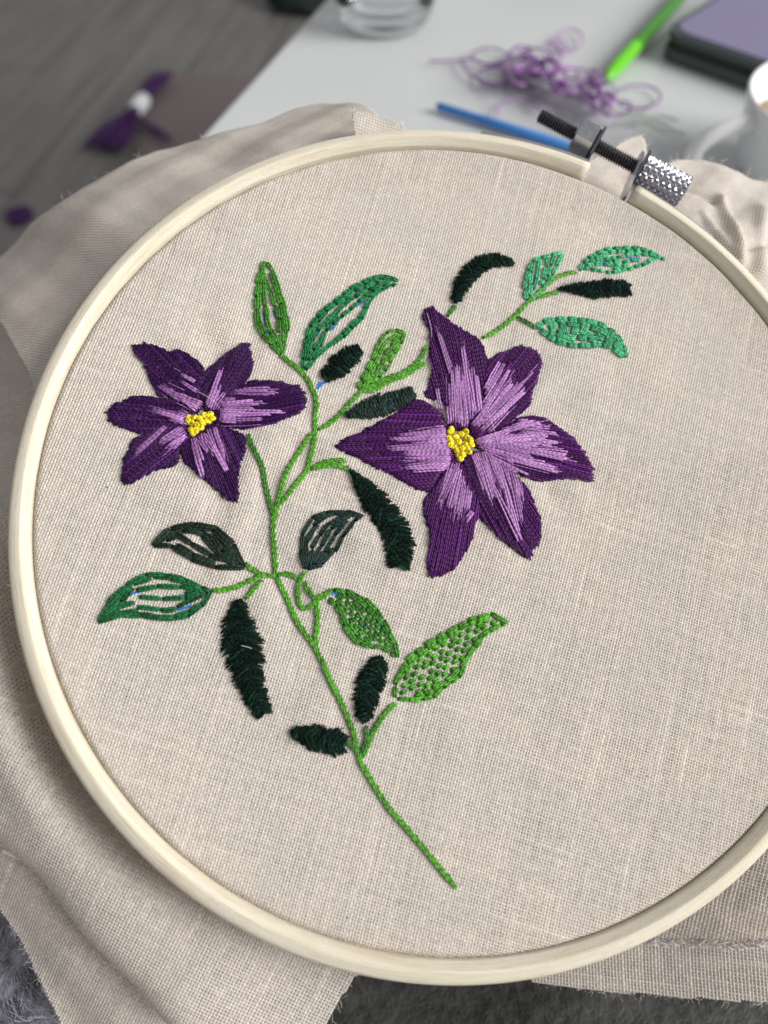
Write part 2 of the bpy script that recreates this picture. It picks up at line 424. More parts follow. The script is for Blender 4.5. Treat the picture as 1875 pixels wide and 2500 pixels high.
lug(aR + .012, sk0 - 1.6, 1).build('lug', M_brk, hoop, HB, smooth=False)

# ================================================================== CALICO CLOTH
cloth = empty('calico_cloth', hoop_at(0, 0, 0), 'natural unbleached cotton cloth stretched in the wooden hoop and hanging in folds around it', 'cloth')
ANG = R(-19)
weave('taut_weave', M_weave, fabz, lambda x, y: x * x + y * y < 76.35 ** 2, (-79, 79, -79, 79), ANG, .505, cloth, seed=3, widths=(.208, .186), amp=.08,
      skew=lambda u, v: -.035 * v + .0009 * u * v * .5 + .5 * np.sin(v * .05 + 1) + .25 * np.sin(u * .09 + v * .07))
def noisef(sc, amp, seed=0):
    ph = np.random.default_rng(seed).uniform(0, 6.28, 8)
    def f(x, y):
        return amp * (np.sin(x * sc + ph[0] + 1.3 * np.sin(y * sc * .7 + ph[1])) + .6 * np.sin(y * sc * 1.3 + ph[2] + np.sin(x * sc * .9 + ph[3]))
                      + .35 * np.sin((x + y) * sc * 2.1 + ph[4]) + .25 * np.sin((x - y) * sc * 2.9 + ph[5]))
    return f
def sheet(name, inner, outer, Z, n=90, m=30, uvang=ANG, pitch=.6, mat_=None, thick=.35, fray=0):
    a = resample(smoothp(PZ(inner, Z)), 1e-9 + 1); b = smoothp(PZ(outer, Z))
    def rs(p, k):
        d = np.concatenate([[0], np.cumsum(np.linalg.norm(np.diff(p, axis=0), axis=1))]); t = np.linspace(0, d[-1], k)
        return np.stack([np.interp(t, d, p[:, q]) for q in range(3)], 1)
    a = rs(a, n); b = rs(b, n); t = np.linspace(0, 1, m)[None, :, None]
    g = a[:, None] * (1 - t) + b[:, None] * t; g[:, :, 2] = Z(g[:, :, 0], g[:, :, 1])
    v = g.reshape(-1, 3); low = v - np.array([0, 0, thick]); c, s = math.cos(-uvang), math.sin(-uvang)
    uvv = np.stack([(v[:, 0] * c - v[:, 1] * s) / pitch, (v[:, 0] * s + v[:, 1] * c) / pitch], 1)
    f = [(i * m + j, i * m + j + 1, (i + 1) * m + j + 1, (i + 1) * m + j) for i in range(n - 1) for j in range(m - 1)]
    K = n * m; f2 = [tuple(q + K for q in x[::-1]) for x in f]
    bd = [(i * m, (i + 1) * m) for i in range(n - 1)] + [((i + 1) * m + m - 1, i * m + m - 1) for i in range(n - 1)] + [(j + 1, j) for j in range(m - 1)] + [((n - 1) * m + j, (n - 1) * m + j + 1) for j in range(m - 1)]
    f3 = [(p, q, q + K, p + K) for p, q in bd]
    mb = MB(); mb.add(np.concatenate([v, low]), f + f2 + f3, np.concatenate([uvv, uvv]))
    o = mb.build(name, mat_ or M_cloth, cloth)
    # make normals consistent (upwards)
    if fray:
        fb = MB(); fr = np.random.default_rng(len(name) * 7 + int(fray))
        for _ in range(int(fray)):
            q = fr.uniform(0, n - 1.01); i = int(q); p = b[i] * (1 - q + i) + b[i + 1] * (q - i); p = p.copy(); p[2] = float(Z(p[0], p[1]))
            d = b[i] - a[i]; d[2] = 0; d /= np.linalg.norm(d) + 1e-9; L = fr.uniform(.4, 1.7)
            e = np.array([fr.normal(0, .5), fr.normal(0, .5), fr.normal(0, .4)])
            fb.tube([p - d * .3, p + d * L * .5 + e * .4 * L, p + d * L + e * L], fr.uniform(.02, .05), 3)
        ff = fb.build('frayed_edge', M_lint, cloth); ff['kind'] = 'stuff'
    return o
def rr(x, y): return np.hypot(x, y)
# upper left flap falling away behind the hoop
nA = noisef(.10, .9, 2); nA2 = noisef(.33, .22, 3)
def ZA(x, y):
    d = np.clip(rr(x, y) - 76.5, -3, 80)
    return -5.5 - .20 * d - .010 * d * d + 1.6 * nA(x, y) * np.clip(d / 8, 0, 1) + nA2(x, y)
hoopA = [(960, 345), (821, 365), (706, 400), (560, 468), (455, 535), (350, 618), (270, 710), (205, 810), (150, 905), (110, 1010), (80, 1090)]
outA = [(905, 262), (840, 243), (791, 240), (700, 268), (633, 299), (540, 322), (475, 341), (400, 358), (328, 386), (226, 435), (113, 499), (20, 562), (-60, 610), (-60, 700), (0, 775), (22, 822), (60, 880), (95, 935), (92, 1000)]
sheet('upper_left_flap', hoopA, outA, ZA, 130, 36, fray=90)
# small lit corner on the top of the hoop
def ZA2(x, y):
    d = np.clip(rr(x, y) - 76.5, -3, 80); return -4.0 + .28 * d + nA2(x, y)
sheet('turned_corner', [(1010, 345), (930, 350), (868, 355)], [(985, 308), (930, 288), (890, 270), (858, 268), (862, 300), (868, 330)], ZA2, 30, 14, uvang=R(-10), fray=60)
# left recess
def ZB(x, y): return -17 - .55 * np.clip(rr(x, y) - 78, -10, 60) + nA2(x, y) * 2 + .8 * np.sin(y * .45)
sheet('left_underlayer', [(150, 850), (120, 1000), (85, 1120), (80, 1250), (90, 1380)], [(-60, 700), (-70, 850), (-70, 1000), (-70, 1150), (-60, 1320)], ZB, 40, 20, uvang=R(2))
# lower left drape
nC = noisef(.085, .7, 11)
def segd(x, y, p, q):
    p = np.array(p[:2]); q = np.array(q[:2]); d = q - p; L = np.linalg.norm(d); d /= L
    t = np.clip((x - p[0]) * d[0] + (y - p[1]) * d[1], 0, L); return np.hypot(x - p[0] - d[0] * t, y - p[1] - d[1] * t), t / L
_eC = np.array([hp(a, b, -15)[:2] for a, b in [(-80, 2020), (0, 2070), (90, 2138), (150, 2215), (205, 2288), (260, 2345), (330, 2410), (420, 2520)]])
def dedge(x, y):
    return np.minimum.reduce([segd(x, y, _eC[i], _eC[i + 1])[0] for i in range(len(_eC) - 1)])
def ZC(x, y):
    th = np.arctan2(y, x); d = np.clip(rr(x, y) - 78.5, -6, 90)
    # hollow beside the hoop on the left, closing towards the bottom
    wgt = np.exp(-((th + 2.66) / .36) ** 2)
    hollow = -11.5 * wgt * np.exp(-((d - 2.6) / 3.6) ** 2)
    return -6.2 - .16 * d + hollow + 2.6 * wgt * np.exp(-((d - 11) / 5) ** 2) + nC(x, y) * np.clip(d / 6, 0, 1) + .25 * nA2(x, y) - .004 * d * d - 4.5 * np.exp(-dedge(x, y) / 2.2)
edgeC = [(0, 2070), (90, 2138), (150, 2215), (205, 2288), (260, 2345), (330, 2410), (420, 2520)]
polyC = PZ([(-60, 1330), (0, 1279), (22, 1246), (60, 1200), (140, 1500), (240, 1780), (420, 2020), (640, 2220), (870, 2340), (905, 2370), (862, 2388), (850, 2410), (812, 2470), (780, 2540), (520, 2560)] + edgeC[::-1] + [(-60, 2030)], ZC)
ex = (polyC[:, 0].min() - 25, polyC[:, 0].max() + 40, polyC[:, 1].min() - 40, polyC[:, 1].max() + 40)
def rot_ext(poly, ang, pad=2):
    c, s = math.cos(ang), math.sin(ang); u = poly[:, 0] * c + poly[:, 1] * s; v = -poly[:, 0] * s + poly[:, 1] * c
    return (u.min() - pad, u.max() + pad, v.min() - pad, v.max() + pad)
AC = R(-27)
weave('lower_left_weave', M_weave, ZC, in_poly(polyC), rot_ext(polyC, AC), AC, .56, cloth, seed=5, widths=(.225, .21))
def ZC2(x, y): return ZC(x, y) + 4.5 * np.exp(-dedge(x, y) / 2.2) - 8.5 + 1.2 * np.sin((x * .8 + y * .6) * .35)
polyC2 = PZ([(-60, 1950), (60, 2060), (260, 2290), (480, 2470), (520, 2560), (165, 2560), (148, 2500), (100, 2400), (48, 2292), (0, 2222), (-60, 2140)], ZC2)
weave('lower_left_underweave', M_weave, ZC2, in_poly(polyC2), rot_ext(polyC2, AC), AC, .56, cloth, seed=6, widths=(.225, .21))
# lower right layers under the hoop, slope shaped away from the lamp for shade
def ZD(x, y): return -26 + .5 * (x - 50) + .10 * (y + 60) + nA2(x, y) * .9
nD2 = noisef(.06, .6, 9)
def ZD2(x, y): return -40 + .36 * (x - 25) + nD2(x, y) * 1.2
polyD = PZ([(1560, 2290), (1500, 2250), (1700, 2120), (1860, 1960), (1960, 1900), (1960, 2300), (1875, 2300), (1830, 2303), (1788, 2311), (1752, 2303), (1700, 2300), (1639, 2303), (1600, 2299)], ZD)
weave('lower_right_weave', M_weave, ZD, in_poly(polyD), rot_ext(polyD, R(-14)), R(-14), .62, cloth, seed=8, widths=(.212, .205), amp=.05)
polyD2 = PZ([(1230, 2360), (1500, 2240), (1960, 2200), (1960, 2458), (1875, 2449), (1740, 2441), (1615, 2433), (1480, 2421), (1388, 2410), (1298, 2396)], ZD2)
weave('lower_right_underweave', M_weave, ZD2, in_poly(polyD2), rot_ext(polyD2, R(-3)), R(-3), .62, cloth, seed=9, widths=(.208, .205), amp=.045)
# curled thick selvedge of the upper layer
fb = MB(); e1 = resample(smoothp(PZ([(1575, 2294), (1600, 2299), (1639, 2304), (1700, 2301), (1752, 2304), (1788, 2312), (1830, 2303), (1875, 2300), (1950, 2300)], ZD)), .5)
for k in range(340):
    i = random.randrange(len(e1) - 3); p = e1[i] + np.array([0, random.uniform(-.6, .9), random.uniform(-.1, .5)])
    q = e1[min(i + random.randrange(2, 6), len(e1) - 1)] + np.array([0, random.uniform(-.9, .9), random.uniform(-.1, .7)])
    fb.tube([p, (p + q) / 2 + np.array([0, random.uniform(-.5, .5), .3]), q], random.uniform(.03, .09), 3)
fb.build('frayed_edge', M_lint, cloth)['kind'] = 'stuff'
fb = MB()
for pts, Zf, cnt in (([(1298, 2396), (1388, 2410), (1480, 2421), (1615, 2433), (1740, 2441), (1875, 2449), (1950, 2456)], ZD2, 90), (edgeC, ZC, 60), ([(858, 2386), (812, 2470), (780, 2540)], ZC, 40), ([(148, 2500), (100, 2400), (48, 2292), (0, 2222)], ZC2, 70)):
    e2 = resample(PZ(pts, Zf), .3)
    for k in range(cnt):
        p = e2[random.randrange(len(e2))]; L = random.uniform(.4, 1.6); a_ = random.uniform(0, 6.28)
        d = np.array([math.cos(a_), math.sin(a_), random.uniform(-.2, .5)])
        fb.tube([p, p + d * L * .5 + np.array([0, 0, .15]), p + d * L + np.array([random.uniform(-.4, .4), random.uniform(-.4, .4), 0])], random.uniform(.02, .04), 3)
fb.build('frayed_edge', M_lint, cloth)['kind'] = 'stuff'
# upper right drape
nE = noisef(.13, .9, 21); nE2 = noisef(.37, .16, 22)
def segd(x, y, p, q):
    p = np.array(p[:2]); q = np.array(q[:2]); d = q - p; L = np.linalg.norm(d); d /= L
    t = np.clip((x - p[0]) * d[0] + (y - p[1]) * d[1], 0, L); return np.hypot(x - p[0] - d[0] * t, y - p[1] - d[1] * t), t / L
_cr = [(hp(1775, 470, -9), hp(1800, 640, -8), 1.7, 1.3), (hp(1720, 520, -9), hp(1800, 660, -8), .8, .9), (hp(1875, 500, -9), hp(1850, 660, -8), 1.3, 1.6), (hp(1680, 440, -9), hp(1760, 470, -8), -1.0, 1.1), (hp(1880, 590, -8), hp(1820, 610, -8), -1.2, 1.0)]
def ZE(x, y):
    d = np.clip(rr(x, y) - 78, -4, 80)
    return -6.5 - .10 * d - .004 * d * d + nE(x, y) * np.clip(d / 5, 0, 1) * 1.1 + nE2(x, y) * np.clip(d / 10, 0, 1.4) - 2.2 * np.exp(-((d - 4) / 4) ** 2) + sum(a * np.exp(-(segd(x, y, p, q)[0] / w_) ** 2) for p, q, a, w_ in _cr)
sheet('upper_right_drape', [(1560, 480), (1640, 530), (1726, 600), (1794, 665), (1860, 745), (1920, 840)],
      [(1590, 420), (1635, 394), (1692, 386), (1753, 399), (1814, 427), (1875, 444), (1960, 470), (2040, 560), (2060, 700)], ZE, 110, 50, uvang=R(-22), fray=120)
def ZG(x, y): return -8.5 - .25 * np.clip(rr(x, y) - 78, -6, 60) + nA2(x, y)
sheet('cloth_behind_screw', [(1370, 440), (1430, 470), (1480, 505), (1540, 545)], [(1425, 400), (1480, 372), (1530, 338), (1562, 326), (1578, 345), (1582, 390), (1590, 430)], ZG, 40, 20, uvang=R(-35), fray=40)

# ================================================================== EMBROIDERY
def clip_line(poly, o, d):
    ts = []
    for i in range(len(poly)):
        p = poly[i]; q = poly[(i + 1) % len(poly)]; e = q - p; den = d[0] * e[1] - d[1] * e[0]
        if abs(den) < 1e-9: continue
        t = ((p[0] - o[0]) * e[1] - (p[1] - o[1]) * e[0]) / den; s_ = ((p[0] - o[0]) * d[1] - (p[1] - o[1]) * d[0]) / den
        if 0 <= s_ < 1: ts.append(t)
    ts.sort(); return [(ts[i], ts[i + 1]) for i in range(0, len(ts) - 1, 2)]
def strand(mb, p, q, z, r_, tone, sides=6, seg=2.2, bow=.0, zi=None):
    """one strand lying over the cloth, both ends diving into it"""
    p = np.array(p[:2], float); q = np.array(q[:2], float); L = np.linalg.norm(q - p)
    n_ = max(4, int(L / seg) + 2); t = np.linspace(0, 1, n_); nrm = np.array([-(q - p)[1], (q - p)[0]]) / (L + 1e-9)
    xy = p + (q - p) * t[:, None] + nrm * (bow * np.sin(math.pi * t) + rng.normal(0, .03, n_) * (t > 0) * (t < 1))[:, None]
    zz = fabz(xy[:, 0], xy[:, 1]) + (z(xy[:, 0], xy[:, 1]) if callable(z) else z)
    e = np.clip(np.minimum(t, 1 - t) * L / .55, 0, 1); zz = zz * 1.0 - (1 - e) * ((z(xy[:, 0], xy[:, 1]) if callable(z) else z) * .8 + .05)
    # extra samples right at both ends so that the stitch turns down sharply
    pts = np.column_stack([xy, zz])
    if L > 1.6:
        def at(tt): return np.array([np.interp(tt, t, pts[:, k]) for k in range(3)])
        a = at(.5 / L); b = at(1 - .5 / L); zt = (z(a[0], a[1]) if callable(z) else z); a[2] = fabz(a[0], a[1]) + zt; zt = (z(b[0], b[1]) if callable(z) else z); b[2] = fabz(b[0], b[1]) + zt
        ins = [i for i in range(1, n_ - 1) if .5 / L < t[i] < 1 - .5 / L]
        pts = np.vstack([pts[:1], a, pts[ins], b, pts[-1:]])
    mb.tube(pts, r_, sides, tone)
def stitch(name, m, parent, base, p, q, z=.32, r_=.2, strands=2, tone=1.0, bow=None):
    mb = MB(); p = np.array(p[:2]); q = np.array(q[:2]); L = np.linalg.norm(q - p) + 1e-9; nrm = np.array([-(q - p)[1], (q - p)[0]]) / L
    b = rng.normal(0, .05) if bow is None else bow
    for k in range(strands):
        o = (k - (strands - 1) / 2) * r_ * 1.75
        strand(mb, p + nrm * o * .8, q + nrm * o * .8, z + rng.normal(0, .02), r_, tone * rng.uniform(.85, 1.12), bow=b + o * .25, seg=1.6)
    return mb.build(name, m, parent, base)
def fuzz(parent, base, m, pts, cnt, z=.9, L=(.8, 2.2), r_=.018):
    mb = MB()
    for _ in range(cnt):
        p = pts[random.randrange(len(pts))]; a_ = random.uniform(0, 6.28); l = random.uniform(*L)
        d = np.array([math.cos(a_), math.sin(a_)]); d2 = np.array([math.cos(a_ + random.uniform(-1.3, 1.3)), math.sin(a_ + random.uniform(-1.3, 1.3))])
        p0 = np.array([p[0] + random.uniform(-.5, .5), p[1] + random.uniform(-.5, .5)]); p1 = p0 + d * l * .5; p2 = p1 + d2 * l * .5
        zz = float(fabz(p[0], p[1])) + (p[2] if len(p) > 2 else z)
        mb.tube([(*p0, zz - .1), (*p1, zz + random.uniform(0, .35)), (*p2, zz + random.uniform(-.1, .5))], r_, 3)
    o = mb.build('fuzz', m, parent, base); o['kind'] = 'stuff'; return o

def petal(flower, base, cpt, tip, outline, m, lights, lmats, cen_z, ltz=.95, spacing=.31, r_=.20):
    poly = P(outline)[:, :2]; c = P([cpt])[0][:2]; t_ = P([tip])[0][:2]
    d = t_ - c; LEN = np.linalg.norm(d); d /= LEN; nrm = np.array([-d[1], d[0]])
    ws = (poly - c) @ nrm; w0, w1 = ws.min(), ws.max(); mid = (w0 + w1) / 2; hw = (w1 - w0) / 2
    def zf(x, y):
        s_ = (x - c[0]) * nrm[0] + (y - c[1]) * nrm[1]; l = (x - c[0]) * d[0] + (y - c[1]) * d[1]
        return .28 + .50 * np.clip(1 - ((s_ - mid) / hw) ** 2, 0, 1) * np.clip(1.15 - l / LEN * .6, 0, 1)
    mb = MB()
    for layer, dz in ((0, -.22), (1, 0.0)):
        s_ = w0 + spacing * (.3 + .5 * layer)
        while s_ < w1:
            fan = (s_ - mid) * .012; dd = d + nrm * fan; dd /= np.linalg.norm(dd)
            o = c + nrm * s_ - dd * 3 + dd * LEN * .5; o = o + nrm * 0
            for t0, t1 in clip_line(poly, o, dd):
                if t1 - t0 < .5: continue
                t0 -= abs(rng.normal(0, .12)); t1 += abs(rng.normal(0, .32)) ; a = t0
                while a < t1 - .3:
                    b = a + rng.uniform(7, 20)
                    if t1 - b < 4: b = t1
                    p = o + dd * a + nrm * rng.normal(0, .04); q = o + dd * b + nrm * rng.normal(0, .04)
                    jz = rng.normal(0, .045)
                    strand(mb, p, q, lambda x, y: zf(x, y) + dz + jz, r_ * rng.uniform(.8, 1.1), rng.uniform(.55, 1.15) * (1 + .9 * (rng.random() < .12)), sides=5, seg=1.5)
                    if b >= t1: break
                    a = b - .4
            s_ += spacing * rng.uniform(.85, 1.12)
    pt = mb.build('petal', m, flower, base)
    extra = []
    for a, b in lights:
        if rng.random() < (.75 if len(lights) > 30 else .45):
            e = rng.normal(0, 3.2, 2); k0, k1 = rng.uniform(0, .25), rng.uniform(.8, 1.08); v_ = (b[0] - a[0], b[1] - a[1])
            extra.append(((a[0] + v_[0] * k0 + e[0], a[1] + v_[1] * k0 + e[1]), (a[0] + v_[0] * k1 + e[0], a[1] + v_[1] * k1 + e[1])))
    for i, (a, b) in enumerate(list(lights) + extra):
        A, B = P([a, b])[:, :2]; j = rng.normal(0, .12, 2)
        zz = zf
        mb = MB(); L = np.linalg.norm(B - A) + 1e-9; nn = np.array([-(B - A)[1], (B - A)[0]]) / L; tn = rng.uniform(.8, 1.2); zj = rng.uniform(.18, .38)
        for k in (-1, 1):
            strand(mb, A + nn * k * .19 + j, B + nn * k * .15 + rng.normal(0, .12, 2), lambda x, y: zf(x, y) + zj, .19, tn * rng.uniform(.88, 1.12), bow=k * .05, seg=2.0)
        if rng.random() < .8:
            o2 = nn * rng.normal(0, .6); D2 = (B - A) / L
            strand(mb, A + o2 + D2 * rng.uniform(0, 3), B + o2 * .8 + D2 * rng.uniform(-.5, 2.2), lambda x, y: zf(x, y) + .10, .115, tn * .8, seg=2.0)
        mb.build('lilac_stitch', lmats[i % len(lmats)], pt, (0, 0, 0) if False else base)
    cen = [(x, y, .9) for x, y in poly * .8 + (c * .6 + t_ * .4) * .2]
    inner = [tuple(c + d * rng.uniform(.1, .95) * LEN + nrm * (mid + rng.uniform(-.7, .7) * hw)) + (rng.uniform(.5, .95),) for _ in range(60)]
    inner = [p for p in inner if in_poly(poly)(np.array(p[0]), np.array(p[1]))]
    if inner: fuzz(pt, base, M_fuzz_p, inner, 90)
    return pt
def knot(parent, base, x, y, z, r_, i):
    """French knot: thread wound in a small rounded coil"""
    mb = MB(); g = np.random.default_rng(i); a0 = g.uniform(0, 6.28); tl = g.normal(0, .35, 2)
    t = np.linspace(0, 1, 30); a = a0 + t * 2 * math.pi * 2.4
    rad = r_ * (.75 - .38 * t); h = z + r_ * (.1 + .62 * t)
    pts = np.stack([x + rad * np.cos(a), y + rad * np.sin(a), h + (rad * np.cos(a) * tl[0] + rad * np.sin(a) * tl[1])], 1)
    mb.tube(pts, .23, 6, g.uniform(.75, 1.1))
    mb.tube([(x - .2, y, z - .1), (x, y + .1, z + r_ * .5), (x + .1, y, z + r_ * .75)], .30, 6, .7)
    o = mb.build('french_knot', M_yel, parent, base)
    return o
def lines(cf, s):
    return [tuple(cf([p])[0] for p in pr_) for pr_ in s]
def flower(label, cpx, petals, m, lm, knots, cf):
    ctr = P([cf([cpx])[0]])[0]; base = (ctr[0], ctr[1], 0)
    fl = empty('embroidered_flower', hoop_at(ctr[0], ctr[1]), label, 'embroidered flower', 'embroidered purple flowers')
    for tip, out, ls in petals:
        petal(fl, base, cf([cpx])[0], cf([tip])[0], cf(out), m, lines(cf, ls), lm, 0)
    for i, kpt in enumerate(knots):
        x, y, z = P([cf([kpt])[0]])[0]
        knot(fl, base, x, y, z + .60 + (i % 3) * .10, .66, i + 5)
    return fl
small = [
 ((300, 580), [(285, 575), (370, 570), (430, 575), (490, 610), (560, 600), (610, 620), (650, 660), (700, 690), (715, 760), (690, 830), (690, 930), (660, 985), (610, 930), (520, 880), (440, 870), (400, 790), (365, 700), (320, 640)],
  [((680, 860), (570, 795)), ((660, 800), (565, 745)), ((580, 910), (460, 820)), ((600, 900), (480, 830)), ((700, 930), (520, 860)), ((690, 945), (560, 880)), ((640, 910), (560, 860)), ((670, 960), (600, 905))]),
 ((145, 970), [(145, 970), (180, 920), (240, 900), (290, 870), (360, 865), (440, 880), (520, 890), (600, 930), (660, 960), (650, 1020), (560, 1050), (480, 1060), (400, 1080), (330, 1090), (260, 1060), (200, 1040), (160, 1010)],
  [((620, 1010), (400, 950)), ((600, 1020), (430, 965)), ((600, 1040), (480, 985)), ((620, 990), (560, 950)), ((640, 1000), (540, 975)), ((620, 1035), (500, 1000))]),
 ((240, 1380), [(240, 1380), (235, 1340), (240, 1280), (240, 1230), (280, 1180), (290, 1120), (350, 1095), (420, 1070), (500, 1040), (600, 1030), (640, 1090), (590, 1140), (560, 1190), (560, 1250), (500, 1280), (430, 1290), (390, 1320), (330, 1350), (270, 1375)],
  [((500, 1045), (320, 1200)), ((480, 1060), (370, 1160)), ((600, 1060), (450, 1160)), ((610, 1080), (480, 1190)), ((600, 1110), (520, 1190)), ((580, 1060), (450, 1140)), ((490, 1055), (300, 1220)), ((610, 1095), (500, 1170)), ((595, 1075), (470, 1150))]),
 ((890, 1480), [(900, 1480), (850, 1470), (800, 1420), (740, 1380), (690, 1330), (640, 1290), (590, 1250), (570, 1200), (570, 1140), (620, 1070), (680, 1060), (760, 1030), (830, 1050), (900, 1070), (950, 1100), (940, 1180), (910, 1260), (900, 1340), (905, 1400)],
  [((640, 1120), (700, 1320)), ((650, 1110), (705, 1260)), ((700, 1090), (720, 1180)), ((690, 1100), (780, 1220)), ((720, 1080), (845, 1310)), ((740, 1060), (770, 1180)), ((770, 1060), (830, 1250)), ((670, 1100), (740, 1200)), ((635, 1115), (680, 1290)), ((760, 1040), (800, 1160))]),
 ((955, 570), [(960, 565), (975, 620), (990, 680), (975, 740), (940, 800), (900, 850), (850, 880), (800, 930), (760, 960), (710, 960), (690, 880), (660, 830), (700, 740), (750, 690), (790, 660), (840, 620), (890, 590), (930, 565)],
  [((730, 950), (815, 720)), ((740, 950), (790, 830)), ((760, 950), (830, 850)), ((775, 960), (820, 880)), ((720, 930), (770, 840)), ((750, 960), (800, 800))]),
 ((1300, 890), [(1300, 890), (1275, 850), (1240, 815), (1180, 795), (1120, 785), (1040, 775), (970, 775), (920, 820), (870, 860), (820, 900), (750, 950), (750, 1020), (850, 1050), (940, 1060), (1020, 1045), (1100, 1030), (1180, 1000), (1250, 970), (1280, 940)],
  [((870, 855), (1130, 860)), ((800, 915), (1000, 900)), ((790, 930), (1030, 920)), ((800, 945), (1000, 945)), ((790, 960), (1170, 965)), ((790, 985), (1100, 985)), ((780, 1010), (1050, 1005)), ((800, 1020), (900, 1025)), ((870, 845), (1080, 850)), ((795, 972), (960, 975)), ((790, 998), (930, 998)), ((810, 905), (900, 890)), ((800, 938), (900, 935))])]
flower('smaller dark purple flower on the left of the cloth, yellow knots at its centre', (700, 1010), small, M_dkpur_s, [M_ltpur2, M_ltpur, M_ltpur2],
       [(625, 1000), (652, 998), (682, 1008), (715, 985), (745, 980), (758, 1008), (640, 1035), (670, 1045), (705, 1035), (732, 1020), (635, 1072), (662, 1078), (690, 1062), (648, 1092), (618, 1022), (725, 1000)], c3)
